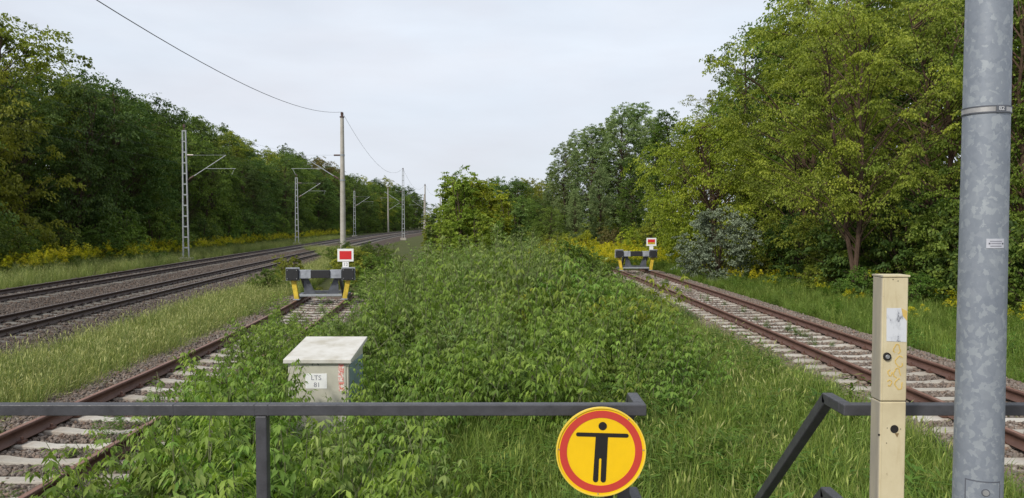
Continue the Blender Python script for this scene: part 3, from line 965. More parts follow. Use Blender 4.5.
# ------------------------------------------------------------------ buffer stops
def build_buffer_stop(xf, Y, label, zc, number, second):
    sl = (xf(Y + 0.5) - xf(Y - 0.5))
    t = empty('buffer_stop', (xf(Y), Y, 0.003), -math.atan(sl))
    tag(t, label, 'buffer stop')
    hb = 0.875
    for s in (-1, 1):
        x = s * hb
        p = MB().box(x - 0.19, x + 0.19, -0.10, 0.02, zc - 0.18, zc + 0.18).build('buffer_pad', M['black'], t, 0.012)
        MB().box(x - 0.215, x + 0.215, 0.02, 0.05, zc - 0.205, zc + 0.215).build('backing_plate', M['beam_grey'], p, 0.004)
        for i in (-1, 1):
            for j in (-1, 1):
                MB().tube([(x + i * 0.145, -0.10, zc + j * 0.135), (x + i * 0.145, -0.112, zc + j * 0.135)], 0.014, 8).build('bolt', M['steel'], p)
        # yellow upright standing on the rail, flared a little at the foot
        xr = s * 0.7525
        yl = MB()
        yl.add([(xr + s * .12 - 0.075, 0.051, zc - 0.12), (xr + s * .12 + 0.075, 0.051, zc - 0.12), (xr + s * .12 + 0.075, 0.17, zc - 0.12), (xr + s * .12 - 0.075, 0.17, zc - 0.12),
                (xr - 0.07, -0.02, 0.03), (xr + 0.07, -0.02, 0.03), (xr + 0.07, 0.12, 0.03), (xr - 0.07, 0.12, 0.03)],
               [(0, 1, 2, 3), (7, 6, 5, 4), (0, 4, 5, 1), (1, 5, 6, 2), (2, 6, 7, 3), (3, 7, 4, 0)])
        yl.build('upright', M['yellow_leg'], t, 0.006)
        MB().box(xr - 0.10, xr + 0.10, -0.08, 0.18, 0.0, 0.03).build('rail_clamp', M['beam_grey'], t, 0.003)
        # raking brace running back and down to the rail
        br = MB()
        xb = x - s * 0.28
        br.prism([(0.055, zc + 0.12), (0.055, zc - 0.16), (1.10, 0.02), (1.30, 0.02), (1.30, 0.10)], (xb - 0.04, 0, 0), (0, 1, 0), (0, 0, 1), 0.08)
        br.build('raking_brace', M['dark_grey'], t, 0.004)
        gp = MB()
        gp.prism([(xb - s * 0.05, zc - 0.13), (xb - s * 0.18, zc - 0.13), (xb - s * 0.42, 0.17), (xb - s * 0.05, 0.17)] if s < 0 else
                 [(xb - 0.05, zc - 0.13), (xb - 0.05, 0.17), (xb - 0.42, 0.17), (xb - 0.18, zc - 0.13)], (0, 0.16, 0), (1, 0, 0), (0, 0, 1), 0.03)
        gp.build('gusset_plate', M['dark_grey'], t, 0.003)
        MB().bar((xr, 0.12, 0.06), (xr, 1.28, 0.06), 0.12, 0.12).build('slide_shoe', M['dark_grey'], t, 0.005)
    MB().box(-0.656, -0.30, -0.03, 0.14, zc - 0.135, zc + 0.135).build('cross_beam', M['beam_grey'], t, 0.006)
    MB().box(0.30, 0.656, -0.03, 0.14, zc - 0.135, zc + 0.135).build('cross_beam', M['beam_grey'], t, 0.006)
    MB().box(-0.298, 0.298, -0.07, 0.14, zc - 0.125, zc + 0.125).build('centre_block', M['black'], t, 0.01)
    MB().bar((-0.66, 0.05, 0.14), (0.66, 0.05, 0.14), 0.09, 0.07).build('tie_bar', M['arm_grey'], t, 0.004)
    MB().bar((-0.66, 1.2, 0.14), (0.66, 1.2, 0.14), 0.09, 0.09).build('tie_bar', M['dark_grey'], t, 0.004)
    xs = hb - 0.09
    zs = zc + 0.60
    MB().bar((xs, 0.10, zc - 0.1), (xs, 0.10, zs + 0.15), 0.05).build('sign_post', M['arm_grey'], t)
    sp = MB().box(xs - 0.255, xs + 0.255, 0.055, 0.068, zs - 0.205, zs + 0.205).build('stop_sign', M['white'], t, 0.006)
    if second:
        MB().box(xs - 0.185, xs + 0.185, 0.0515, 0.0548, zs - 0.02, zs + 0.135).build('red_field', M['red'], sp)
        MB().box(xs - 0.185, xs + 0.185, 0.0517, 0.0548, zs - 0.12, zs - 0.021).build('yellow_smear', M['yellow_leg'], sp)
    else:
        MB().box(xs - 0.19, xs + 0.19, 0.0515, 0.0548, zs - 0.135, zs + 0.135).build('red_field', M['red'], sp)
    npz = zs - 0.30
    pl = MB().box(xs - 0.10, xs + 0.10, 0.058, 0.068, npz - 0.085, npz + 0.085).build('number_plate', M['white'], t)
    if number:
        text_mesh('numerals', number, 0.15, M['text_grey'], pl, (xs, 0.0572, npz), (R(90), 0, 0))
    return t


build_cabinet()
build_buffer_stop(x_left, 23.8, 'black, grey and yellow buffer stop with plain red stop sign on the left siding', 0.82, '12', False)
build_buffer_stop(x_right, 38.0, 'distant buffer stop with red and yellow sign on the right siding', 0.86, None, True)


# ------------------------------------------------------------------ overhead line
def build_lattice_mast(x, y, H, side, label, arm=True, group=None):
    """side = +1: the cantilever reaches towards +x"""
    t = empty('lattice_mast', (x, y, GZ))
    tag(t, label, 'mast', group)
    w0, w1 = 0.20, 0.11
    z0, z1 = 0.35, H - GZ
    MB().box(-0.45, 0.45, -0.3, 0.3, -0.3, z0).build('footing', M['mast_concrete'], t, 0.02)
    for s in (-1, 1):
        MB().bar((s * w0, 0, z0), (s * w1, 0, z1), 0.075, 0.11).build('upright', M['lattice'], t)
    n = int((z1 - z0) / 0.72)
    me = MB().box(-0.5, 0.5, -0.05, 0.05, -0.045, 0.045).mesh('rung', M['lattice'])
    for k in range(1, n + 1):
        z = z0 + (z1 - z0) * k / n - 0.05
        w = w0 + (w1 - w0) * (z - z0) / (z1 - z0)
        r = link('rung', me, None, t, (0, 0, z))
        r.scale = (2 * w - 0.10, 1, 1)
    MB().tube([(0, 0, z1), (0, 0, z1 + 0.18), (0, 0, z1 + 0.2), (0, 0, z1 + 0.42)], [0.05, 0.05, 0.1, 0.08], 8).build('top_insulator', M['insulator'], t)
    if arm: cantilever(t, side, 0.2)
    return t


def cantilever(t, s, r0):
    zb, zt = 5.5 - GZ, 7.3 - GZ
    a, b = Vector((s * r0, 0, zb)), Vector((s * 3.0, 0, zt))
    arm = MB().tube([a + (b - a) * 0.17, b], 0.030, 8).build('bracket_arm', M['arm_grey'], t)
    MB().tube([a, a + (b - a) * 0.05, a + (b - a) * 0.06, a + (b - a) * 0.155, a + (b - a) * 0.17], [0.03, 0.03, 0.07, 0.07, 0.03], 8).build('insulator', M['insulator'], arm)
    MB().tube([(s * r0, 0, zt), (s * (r0 + 0.45), 0, zt)], 0.06, 8).build('insulator', M['insulator'], arm)
    MB().tube([(s * (r0 + 0.45), 0, zt), (s * 2.9, 0, zt)], 0.008, 6).build('top_tie', M['arm_grey'], t)
    q = a + (b - a) * 0.52
    reg = MB().tube([(s * 1.5, 0, 6.33 - GZ), (s * 3.7, 0, 6.33 - GZ)], 0.015, 6).build('registration_arm', M['arm_grey'], t)
    MB().tube([(s * 3.6, 0, 6.33 - GZ), (s * 3.4, 0, 5.9 - GZ)], 0.014, 6).build('steady_arm', M['arm_grey'], reg)


def build_concrete_mast(x, y, H, side, label, arm=True):
    t = empty('concrete_mast', (x, y, GZ))
    tag(t, label, 'mast')
    h = H - GZ
    MB().tube([(0, 0, -0.2), (0, 0, h * 0.5), (0, 0, h)], [0.22, 0.175, 0.13], 16).build('shaft', M['mast_concrete'], t, 0, True)
    for z in (5.5 - GZ, 7.3 - GZ):
        r = 0.22 - 0.09 * z / h
        MB().tube([(0, 0, z - 0.06), (0, 0, z + 0.06)], r + 0.02, 16).build('clamp_band', M['arm_grey'], t)
    MB().tube([(0, 0, h), (0, 0, h + 0.08), (0, 0, h + 0.12), (0, 0, h + 0.34), (0, 0, h + 0.4)], [0.17, 0.17, 0.09, 0.11, 0.05], 10).build('top_insulator', M['insulator'], t)
    if arm: cantilever(t, side, 0.16)
    return t


RIGHT_MASTS = [(54, 10.0, 'c'), (120, 10.7, 'l'), (170, 10.7, 'c'), (210, 11.3, 'c')]
LEFT_MASTS = [(54, 9.1, 'l'), (93, 8.0, 'l'), (143, 8.4, 'l'), (190, 11.0, 'c'), (258, 11.6, 'c')]
LBL_R = ['tall round concrete mast carrying the feeder wire, behind the left buffer stop', 'tall lattice mast farther down the line, right of the tracks',
         'thin concrete mast where the tracks vanish, beside the young trees', 'last tiny mast half hidden behind the tall central saplings']
LBL_L = ['nearest pale steel ladder mast, standing alone in front of the left wood', 'second pale ladder mast, short, just left of the tall concrete mast',
         'third small ladder mast, just right of the tall concrete mast', 'slender concrete mast left of the tracks, between two lattice masts', 'tiny far mast near where the main line disappears']
tops = []
for (y, h, k), lb in zip(RIGHT_MASTS, LBL_R):
    x = x_main1(y) + 3.4
    (build_concrete_mast if k == 'c' else build_lattice_mast)(x, y, h, -1, lb)
    tops.append((x, y, h + 0.4))
for (y, h, k), lb in zip(LEFT_MASTS, LBL_L):
    x = x_main2(y) - 3.4
    (build_concrete_mast if k == 'c' else build_lattice_mast)(x, y, h, 1, lb)


def sag_points(a, b, sag, n=18):
    a, b = Vector(a), Vector(b)
    return [a.lerp(b, k / n) - Vector((0, 0, 4 * sag * (k / n) * (1 - k / n))) for k in range(n + 1)]


def build_wires():
    a0 = (x_main1(-22) + 3.4, -22, 10.6)
    pts = sag_points(a0, tops[0], 3.1, 40)
    for a, b in zip(tops[:-1], tops[1:]):
        pts += sag_points(a, b, 2.2)[1:]
    o = MB().tube(pts, 0.011, 6).build('feeder_wire', M['wire'])
    tag(o, 'single dark feeder wire sagging from mast top to mast top across the sky', 'wire')
    for xf, masts, sgn, nm in ((x_main1, [-22] + [m[0] for m in RIGHT_MASTS], 1, 'nearer'), (x_main2, [-6] + [m[0] for m in LEFT_MASTS], -1, 'farther')):
        mp = []
        for a, b in zip(masts[:-1], masts[1:]):
            sx = sgn * 0.4
            seg = sag_points((xf(a) + sx, a, 7.3), (xf(b) + sx, b, 7.3), 0.9, 14)
            mp += seg if not mp else seg[1:]
        tag(MB().tube(mp, 0.004, 4).build('messenger_wire', M['wire']), 'thin upper catenary wire above the %s main line track' % nm, 'wire')
        cp = [(xf(y), y, 5.9) for y in np.linspace(masts[0], masts[-1], 40)]
        tag(MB().tube(cp, 0.004, 4).build('contact_wire', M['wire']), 'thin contact wire above the %s main line track' % nm, 'wire')


build_wires()


# ------------------------------------------------------------------ vegetation: prototypes
def unit(a): return a / (np.linalg.norm(a, axis=-1, keepdims=True) + 1e-9)


def leaf_quads(pos, axis, nrm, L, Wd, fold=0.25):
    """diamond leaves of two triangles: base, right, tip, left"""
    axis = unit(axis)
    side = unit(np.cross(axis, nrm))
    up = np.cross(side, axis)
    L = L[:, None]; Wd = Wd[:, None]
    b = pos
    t = pos + axis * L
    m = pos + axis * L * 0.42 + up * Wd * fold
    r = m + side * Wd * 0.5
    l = m - side * Wd * 0.5
    v = np.stack([b, r, t, l], 1).reshape(-1, 3)
    n = len(pos)
    i = np.arange(n)[:, None] * 4
    f = np.concatenate([i + np.array([[0, 1, 2]]), i + np.array([[0, 2, 3]])], 0)
    return v, f


def leaflets(pos, axis, nrm, L, Wd):
    """pointed leaflets of four triangles, folded along the midrib and bent at the tip"""
    axis = unit(axis)
    side = unit(np.cross(axis, nrm))
    up = np.cross(side, axis)
    L = L[:, None]; Wd = Wd[:, None]
    m = pos + axis * L * 0.45 - up * Wd * 0.10
    r = pos + axis * L * 0.38 + side * Wd * 0.5 + up * Wd * 0.06
    l = pos + axis * L * 0.38 - side * Wd * 0.5 + up * Wd * 0.06
    t = pos + axis * L - up * L * 0.12
    v = np.stack([pos, r, m, l, t], 1).reshape(-1, 3)
    i = np.arange(len(pos))[:, None] * 5
    f = np.concatenate([i + np.array([q]) for q in ([0, 1, 2], [0, 2, 3], [1, 4, 2], [2, 4, 3])], 0)
    return v, f


def rand_dirs(rng, n):
    return unit(rng.normal(size=(n, 3)))


def gen_tree(seed, H, base_h, rx, shape, nclump, per, leaf, cr, droop=0.35, trunk_r=0.16, multi=1, flat=0.62, lean=0.0, lumps=0.28, bk=0.10, wob=0.012):
    """returns (wood MB, crown verts, faces, tint)"""
    rng = np.random.default_rng(seed)
    wood = MB()
    trunks = []
    for k in range(multi):
        a = rng.uniform(0, 6.28)
        dx, dy = (rng.uniform(0.2, 0.55) * rx * math.cos(a), rng.uniform(0.2, 0.55) * rx * math.sin(a)) if multi > 1 else (0, 0)
        dx += lean * H
        pts = []
        for j in range(8):
            f = j / 7
            pts.append((dx * f ** 1.3 + rng.normal() * wob * H * min(1, f * 1.6), dy * f ** 1.3 + rng.normal() * wob * H * min(1, f * 1.6), H * 0.9 * f - 0.15))
        rr = trunk_r * (1.0 if multi == 1 else 0.7)
        wood.tube(pts, [rr * (1 - 0.9 * (j / 7)) + 0.012 for j in range(8)], 7)
        trunks.append(np.array(pts))
    ph = rng.uniform(0, 6.28, 6)
    cl = []
    tries = 0
    while len(cl) < nclump and tries < 20000:
        tries += 1
        t = rng.uniform(0, 1)
        a = rng.uniform(0, 6.28)
        if shape == 'oval': w = math.sqrt(max(0, 1 - (2 * t - 0.95) ** 2 * 0.98)) if t < 1 else 0
        elif shape == 'dome': w = math.sqrt(max(0, 1 - t ** 2.2)) * (0.75 + 0.25 * min(1, t * 4))
        elif shape == 'column': w = (0.55 + 0.45 * math.sin(min(1, t * 1.5) * 1.57)) * math.sqrt(max(0.0, 1 - max(0, (t - 0.55) / 0.47) ** 2))
        else: w = 1 - t * 0.8
        Rr = rx * w * (1 + lumps * math.sin(2 * a + ph[0] + 3 * t) + lumps * 0.7 * math.sin(3 * a + ph[1] - 6 * t) + 0.12 * math.sin(7 * t * 3 + ph[2]))
        if rng.uniform() > (0.25 + w): continue
        r = Rr * math.sqrt(rng.uniform(0.18, 1.0))
        z = base_h + (H - base_h) * t
        cl.append((r * math.cos(a) + lean * z * 0.8, r * math.sin(a), z, r / max(rx, 0.1)))
    cl = np.array(cl)
    P, A, N, T, S = [], [], [], [], []
    for c in cl:
        tr = trunks[rng.integers(len(trunks))]
        h0 = max(base_h * 0.5, c[2] - 0.75 * math.hypot(c[0], c[1]) - 0.3)
        j = np.interp(h0, tr[:, 2], np.arange(8))
        s0 = np.array([np.interp(j, np.arange(8), tr[:, q]) for q in range(3)])
        e = c[:3]
        mid = (s0 + e) / 2 + np.array([rng.normal() * 0.12, rng.normal() * 0.12, 0.12 * np.linalg.norm(e - s0)])
        r0 = 0.008 + trunk_r * bk
        wood.tube([s0, mid, e], [r0, r0 * 0.6, 0.006], 4, False)
        crr = cr * rng.uniform(0.6, 1.35)
        n = int(per * rng.uniform(0.6, 1.3))
        ns = max(4, n // 22)
        sub = rand_dirs(rng, ns) * (rng.uniform(0, 1, ns) ** 0.4 * crr)[:, None]
        which = rng.integers(0, ns, n)
        sr = (0.30 + 0.2 * rng.uniform(0, 1, ns)) * crr
        d = rand_dirs(rng, n) * (rng.uniform(0, 1, n) ** 0.5 * sr[which])[:, None]
        d[:, 2] *= 0.45
        d[:, 2] -= min(1.0, 2 * droop) * 0.7 * np.hypot(d[:, 0], d[:, 1]) ** 2 / crr
        off = sub[which] + d
        stint = rng.normal(size=ns) * 0.12
        hr = np.hypot(off[:, 0], off[:, 1])
        off[:, 2] = off[:, 2] * flat - droop * hr ** 2 / crr
        out = np.array([c[0], c[1], 0]); out = out / (np.linalg.norm(out) + 1e-6)
        off += out[None, :] * rng.uniform(0, 0.5, (n, 1)) * crr * 0.6
        P.append(e[None] + off)
        ax = off + rng.normal(size=(n, 3)) * crr * 0.5
        ax[:, 2] -= crr * (0.25 + droop)
        A.append(ax)
        nn = rng.normal(size=(n, 3)) * 0.6; nn[:, 2] += 0.9
        N.append(nn)
        base = rng.uniform(0.25, 0.75)
        T.append(np.clip(base + stint[which] + rng.normal(size=n) * 0.15, 0, 1))
        S.append(rng.uniform(0.65, 1.3, n) * leaf)
    P = np.concatenate(P); A = np.concatenate(A); N = np.concatenate(N); T = np.concatenate(T); S = np.concatenate(S)
    keep = P[:, 2] > 0.05
    P, A, N, T, S = P[keep], A[keep], N[keep], T[keep], S[keep]
    v, f = leaf_quads(P, A, N, S, S * rng.uniform(0.45, 0.75, len(S)))
    return wood, v, f, np.repeat(T, 4)


def gen_boxelder(seed, H, n_stem, spread, fine=False, compound=True):
    """a clump of young ash-leaved shoots: pale stems, paired pinnate leaves with drooping leaflets"""
    rng = np.random.default_rng(seed)
    wood = MB()
    P, A, N, T, S, Wd = [], [], [], [], [], []

    def shoot(p0, d0, Ln, r):
        nseg = 6
        pts = [p0]; d = np.array(d0, float)
        for k in range(nseg):
            d = d + rng.normal(size=3) * 0.07
            d[2] += 0.04; d = d / np.linalg.norm(d)
            pts.append(pts[-1] + d * Ln / nseg)
        wood.tube(pts, [r * (1 - 0.75 * k / nseg) for k in range(nseg + 1)], 5, False)
        pts = np.array(pts)
        step = 0.10 if fine else 0.12
        s = Ln * 0.16
        a0 = rng.uniform(0, 6.28)
        while s < Ln:
            q = s / Ln * nseg
            p = np.array([np.interp(q, np.arange(nseg + 1), pts[:, i]) for i in range(3)])
            f = s / Ln
            a0 += 1.57 + rng.normal() * 0.25
            for k in (0, 1):
                a = a0 + math.pi * k
                out = np.array([math.cos(a), math.sin(a), 0.45 + 0.4 * f + rng.normal() * 0.15]); out /= np.linalg.norm(out)
                pl = rng.uniform(0.15, 0.27) * (1.12 - 0.62 * f) * (0.8 if fine else 1.0)
                tipp = p + out * pl - np.array([0, 0, 0.16 * pl])
                sd = np.cross(out, [0, 0, 1.0]); sd /= (np.linalg.norm(sd) + 1e-6)
                tl = np.clip(0.35 + 0.4 * f + rng.normal() * 0.13, 0, 1)
                ll = rng.uniform(0.095, 0.145) * (1.1 - 0.4 * f) * (0.66 if fine else 1.0)
                lw = ll * (rng.uniform(0.26, 0.33) if fine else rng.uniform(0.28, 0.37))
                ndroop = rng.uniform(0.9, 2.0)
                specs = [(1.0, 0.0), (0.74, 1), (0.74, -1), (0.46, 1), (0.46, -1)]
                if fine: specs += [(0.24, 1), (0.24, -1)]
                for u, sg in specs:
                    P.append(p + (tipp - p) * u)
                    ax = out * (1.0 if sg == 0 else 0.55) + sd * sg * 0.85 + rng.normal(size=3) * 0.16
                    ax[2] -= ndroop * (0.9 if sg == 0 else 0.8)
                    A.append(ax)
                    nn = np.array([0, 0, 1.0]) + out * 0.6 + rng.normal(size=3) * 0.22
                    N.append(nn); T.append(np.clip(tl + rng.normal() * 0.1, 0, 1)); S.append(ll * (1.1 if sg == 0 else rng.uniform(0.8, 1.05))); Wd.append(lw)
            s += step * rng.uniform(0.75, 1.3)
        return pts

    for i in range(n_stem):
        a = rng.uniform(0, 6.28)
        r0 = spread * math.sqrt(rng.uniform(0, 1)) * 0.55
        p0 = np.array([r0 * math.cos(a), r0 * math.sin(a), -0.08])
        ln = rng.uniform(0.12, 0.5)
        d0 = np.array([ln * math.cos(a), ln * math.sin(a), 1.0])
        Ln = H * rng.uniform(0.62, 1.05)
        pts = shoot(p0, d0 / np.linalg.norm(d0), Ln, 0.011)
        for k in range(rng.integers(1, 4)):
            q = rng.integers(1, 5)
            aa = rng.uniform(0, 6.28)
            shoot(pts[q], np.array([0.8 * math.cos(aa), 0.8 * math.sin(aa), 0.75]), Ln * rng.uniform(0.22, 0.42), 0.006)
    P, A, N = np.array(P), np.array(A), np.array(N)
    T, S, Wd = np.array(T), np.array(S), np.array(Wd)
    v, f = leaflets(P, A, N, S, Wd)
    return wood, v, f, np.repeat(T, 5)


def gen_blades(seed, n, hmin, hmax, width, spread, seeds=0.0, lean=0.35, tints=(0.15, 0.75)):
    """a tuft of bent grass blades, some ending in a seed head"""
    rng = np.random.default_rng(seed)
    vs, fs, ts = [], [], []
    for i in range(n):
        a, b = rng.uniform(0, 6.28, 2)
        r = spread * math.sqrt(rng.uniform(0, 1))
        p = np.array([r * math.cos(a), r * math.sin(a), -0.03])
        h = rng.uniform(hmin, hmax)
        ln = abs(rng.normal()) * lean + 0.05
        dv = np.array([math.cos(b), math.sin(b), 0])
        sd = np.array([-math.sin(b), math.cos(b), 0])
        head = rng.uniform() < seeds
        w = width * rng.uniform(0.6, 1.2) * (0.55 if head else 1.0)
        t = rng.uniform(*tints)
        if head: t = min(1, t + 0.3)
        k0 = len(vs)
        for f in (0, 0.4, 0.75):
            q = p + np.array([0, 0, h * f]) + dv * (ln * h * f ** 2)
            ww = w * (1 - 0.45 * f)
            vs += [q - sd * ww / 2, q + sd * ww / 2]; ts += [t * 0.8 + 0.1 * f] * 2
        tip = p + np.array([0, 0, h * (1 - 0.22 * ln)]) + dv * ln * h
        vs.append(tip); ts.append(min(1, t + 0.1))
        fs += [(k0, k0 + 1, k0 + 3), (k0, k0 + 3, k0 + 2), (k0 + 2, k0 + 3, k0 + 5), (k0 + 2, k0 + 5, k0 + 4), (k0 + 4, k0 + 5, k0 + 6)]
        if head:
            k1 = len(vs)
            hw = 0.008 + width * 0.7
            q = tip - (tip - np.array(vs[k0 + 4])) * 0.35
            e = tip + (tip - q) * 0.7
            mdl = (q + e) / 2
            vs += [q, mdl + sd * hw / 2, e, mdl - sd * hw / 2]; ts += [0.95] * 4
            fs += [(k1, k1 + 1, k1 + 2), (k1, k1 + 2, k1 + 3)]
    return np.array(vs), np.array(fs), np.array(ts)


def gen_goldenrod(seed, n, hmin, hmax, spread, bloom=0.8):
    rng = np.random.default_rng(seed)
    P, A, N, T, S, Wd = [], [], [], [], [], []
    for i in range(n):
        a = rng.uniform(0, 6.28); r = spread * math.sqrt(rng.uniform(0, 1))
        p = np.array([r * math.cos(a), r * math.sin(a), 0.0]); h = rng.uniform(hmin, hmax)
        tilt = rng.normal(size=2) * 0.12
        for k in range(22):
            f = 0.12 + 0.7 * k / 22
            b = rng.uniform(0, 6.28)
            P.append(p + np.array([tilt[0] * h * f, tilt[1] * h * f, h * f])); A.append([math.cos(b), math.sin(b), rng.uniform(-0.4, 0.5)])
            N.append([0, 0, 1]); T.append(rng.uniform(0.1, 0.5)); S.append(rng.uniform(0.08, 0.14)); Wd.append(0.022)
        if rng.uniform() < bloom:
            for k in range(26):
                b = rng.uniform(0, 6.28); f = rng.uniform(0, 1)
                rr = 0.13 * (1 - f) * rng.uniform(0.3, 1)
                P.append(p + np.array([tilt[0] * h + rr * math.cos(b), tilt[1] * h + rr * math.sin(b), h * (0.82 + 0.2 * f)]))
                A.append([math.cos(b), math.sin(b), 0.35]); N.append([0, 0, 1]); T.append(rng.uniform(0.85, 1.0)); S.append(0.075); Wd.append(0.035)
    v, f = leaf_quads(np.array(P), np.array(A, float), np.array(N, float), np.array(S), np.array(Wd))
    return v, f, np.repeat(np.array(T), 4)


class Proto:
    def __init__(s, tree, leaf, bark):
        wood, v, f, t = tree
        s.wood = wood.mesh('wood', M[bark])
        s.crown = np_mesh('foliage', v, f, M[leaf], t)


def plant(name, proto, leaf, loc, scale, rz, label, cat, group=None, wood='trunk', crown='crown', zscale=None, tilt=(0, 0)):
    t = empty(name, loc, rz)
    t.rotation_euler = (tilt[0], tilt[1], rz)
    t.scale = (scale, scale, zscale or scale)
    tag(t, label, cat, group)
    link(wood, proto.wood, None, t)
    c = link(crown, proto.crown, None, t)
    c.material_slots[0].link = 'OBJECT'
    c.material_slots[0].material = M[leaf]
    return t


# crowns
T_BROAD = [Proto(gen_tree(11 + k, 14, 1.0, 3.6, 'oval', 170, 165, 0.18, 0.95, 0.35, 0.2), 'leaf_dark', 'bark') for k in range(4)]
T_DOME = [Proto(gen_tree(31 + k, 9, 0.6, 3.3, 'dome', 130, 160, 0.15, 0.85, 0.45, 0.13, 2), 'leaf_mid', 'bark') for k in range(3)]
T_COL = [Proto(gen_tree(51 + k, 14, 0.8, 2.3, 'column', 270, 150, 0.138, 0.50, 0.05, 0.16, 1, 1.0, 0.0, 0.13), 'leaf_blue', 'bark') for k in range(3)]
T_RIGHT = [Proto(gen_tree(71 + k, 13, 1.0, 3.7, 'oval', 150, 250, 0.112, 0.82, 0.5, 0.20, 2, 0.40, 0.0, 0.46, 0.17), 'leaf_olive', 'bark_red') for k in range(3)]
T_OPEN = [Proto(gen_tree(91 + k, 15, 3.0, 3.0, 'oval', 120, 140, 0.115, 0.58, 0.3, 0.15, 1, 0.6, 0.0, 0.4), 'leaf_mid', 'bark') for k in range(2)]
T_LEAN = Proto(gen_tree(117, 12.5, 3.4, 2.9, 'oval', 110, 230, 0.112, 0.75, 0.5, 0.15, 3, 0.42, -0.09, 0.45, 0.14, 0.022), 'leaf_olive', 'bark_trunk')
T_YELLOW = Proto(gen_tree(103, 8.2, 1.2, 3.4, 'dome', 150, 220, 0.115, 0.72, 0.7, 0.15, 2, 0.38, -0.10, 0.36, 0.17), 'leaf_yellow', 'bark_red')
B_BUSH = [Proto(gen_tree(121 + k, 2.6, 0.15, 1.35, 'dome', 62, 130, 0.10, 0.42, 0.35, 0.05, 3, 0.7, 0.0, 0.42), 'leaf_dark', 'bark') for k in range(3)]
B_SILVER = Proto(gen_tree(131, 3.7, 0.15, 1.7, 'dome', 110, 150, 0.10, 0.38, 0.2, 0.06, 3, 0.85), 'leaf_silver', 'bark')
T_SAP = [Proto(gen_tree(141 + k, 5.2, 0.1, 0.95, 'cone', 85, 100, 0.115, 0.34, 0.2, 0.05, 3, 0.8), 'leaf_olive', 'bark') for k in range(2)]
S_BOX = [Proto(gen_boxelder(201 + k, 1.55, 9, 0.55), 'leaf_box', 'stem') for k in range(6)]
S_FINE = [Proto(gen_boxelder(221 + k, 1.6, 11, 0.62, True), 'leaf_box2', 'stem') for k in range(4)]

rnd = random.Random(5)
U = rnd.uniform


# ---- the wood left of the main line
def x_wood(y): return x_main2(y) - 11.0


def wood_label(row, lf, x, y):
    px = CX + F_PX * x / y
    tone = {'leaf_dark': 'dark green', 'leaf_mid': 'mid green', 'leaf_olive': 'light olive', 'leaf_brown': 'brownish'}[lf]
    zone = 'at the left photo edge' if px < 70 else 'left of the nearest ladder mast' if px < 184 else 'between the first two ladder masts' if px < 297 else 'around the tall concrete mast' if px < 365 else 'at the far end of the wood'
    return '%s %s row tree of the left wood, %s' % (tone, ('front', 'second', 'back')[row], zone)


for row, (off, y0, y1, sp, h0, h1) in enumerate(((-2.0, 39, 300, 5.2, 11.0, 14.5), (-7.5, 42, 310, 5.6, 14.5, 18.5), (-14, 50, 320, 6.5, 17.0, 20.5))):
    y = y0
    while y < y1:
        p = rnd.choice(T_BROAD if row else T_BROAD + T_DOME)
        base = 14.0 if p in T_BROAD else 9.0
        h = U(h0, h1)
        if row and y < 62: h += 1.2
        lf = rnd.choices(['leaf_dark', 'leaf_mid', 'leaf_olive', 'leaf_brown'], [4.2, 4.2, 1.9, 0.6])[0]
        s = h / base
        sx = s if base == 14 else s * 0.85
        xx = x_wood(y) + off + U(-1.5, 1.2)
        plant('broadleaf_tree', p, lf, (xx, y + U(-1, 1), GZ - 0.05), max(sx, 0.85) if row else sx, U(0, 6.28), wood_label(row, lf, xx, y), 'tree', 'trees of the wood left of the main line', zscale=s)
        y += sp * U(0.8, 1.2) * (1 + y / 260)
y = 38
while y < 250:
    s = U(0.9, 1.7)
    plant('bush', rnd.choice(B_BUSH), rnd.choices(['leaf_dark', 'leaf_mid'], [3, 3])[0], (x_wood(y) + 1.6 + U(-1.2, 0.9), y, GZ - 0.05), s, U(0, 6.28),
          'low bush at the foot of the left wood, ' + ('left of the nearest ladder mast' if CX + F_PX * x_wood(y) / y < 184 else 'between the first two ladder masts' if CX + F_PX * x_wood(y) / y < 297 else 'near the far end'), 'bush', 'bushes at the foot of the left wood', 'stems', 'foliage')
    y += 2.6 * U(0.8, 1.3) * (1 + y / 150)

# ---- bushes between the main line and the left buffer stop
for px, Y, s in ((290, 31, 0.62), (268, 28, 0.5), (352, 34, 0.68), (370, 38, 0.72), (384, 41, 0.62), (345, 44, 0.66), (330, 48, 0.5), (378, 30, 0.62), (362, 34, 0.6)):
    g = W(px, 249, Y)
    plant('bush', rnd.choice(B_BUSH), rnd.choice(['leaf_mid', 'leaf_mid', 'leaf_olive']), (g.x, Y, GZ - 0.05), s, U(0, 6.28),
          'rounded green bush beside the main line behind the left buffer stop', 'bush', 'bushes behind the left buffer stop', 'stems', 'foliage')

# ---- saplings and thicket in the middle distance
for px, Y, h, lf, k in ((436, 45, 3.6, 'leaf_box2', 0), (449, 42, 5.2, 'leaf_sapling', 1), (462, 40, 5.3, 'leaf_sapling', 0), (476, 41, 5.0, 'leaf_yellow', 1), (489, 46, 5.0, 'leaf_yellow', 0), (480, 36, 3.2, 'leaf_sapling', 1), (458, 52, 5.6, 'leaf_olive', 0), (505, 50, 4.6, 'leaf_yellow', 1), (446, 37, 2.9, 'leaf_sapling', 1), (520, 48, 3.9, 'leaf_box2', 0), (470, 47, 5.4, 'leaf_sapling', 1), (430, 50, 3.3, 'leaf_olive', 1), (498, 40, 3.0, 'leaf_box', 0)):
    g = W(px, 249, Y)
    h *= 1.08
    lab = {0: 'light green sapling', 1: 'bushy young tree'}[k]
    plant('young_tree', T_SAP[k], lf, (g.x, Y, GZ - 0.05), h / 5.2 * (1.25 if k else 1.1), U(0, 6.28), lab + ' in the clump rising in the middle of the view', 'tree', 'young trees in the middle clump', zscale=h / 5.2)
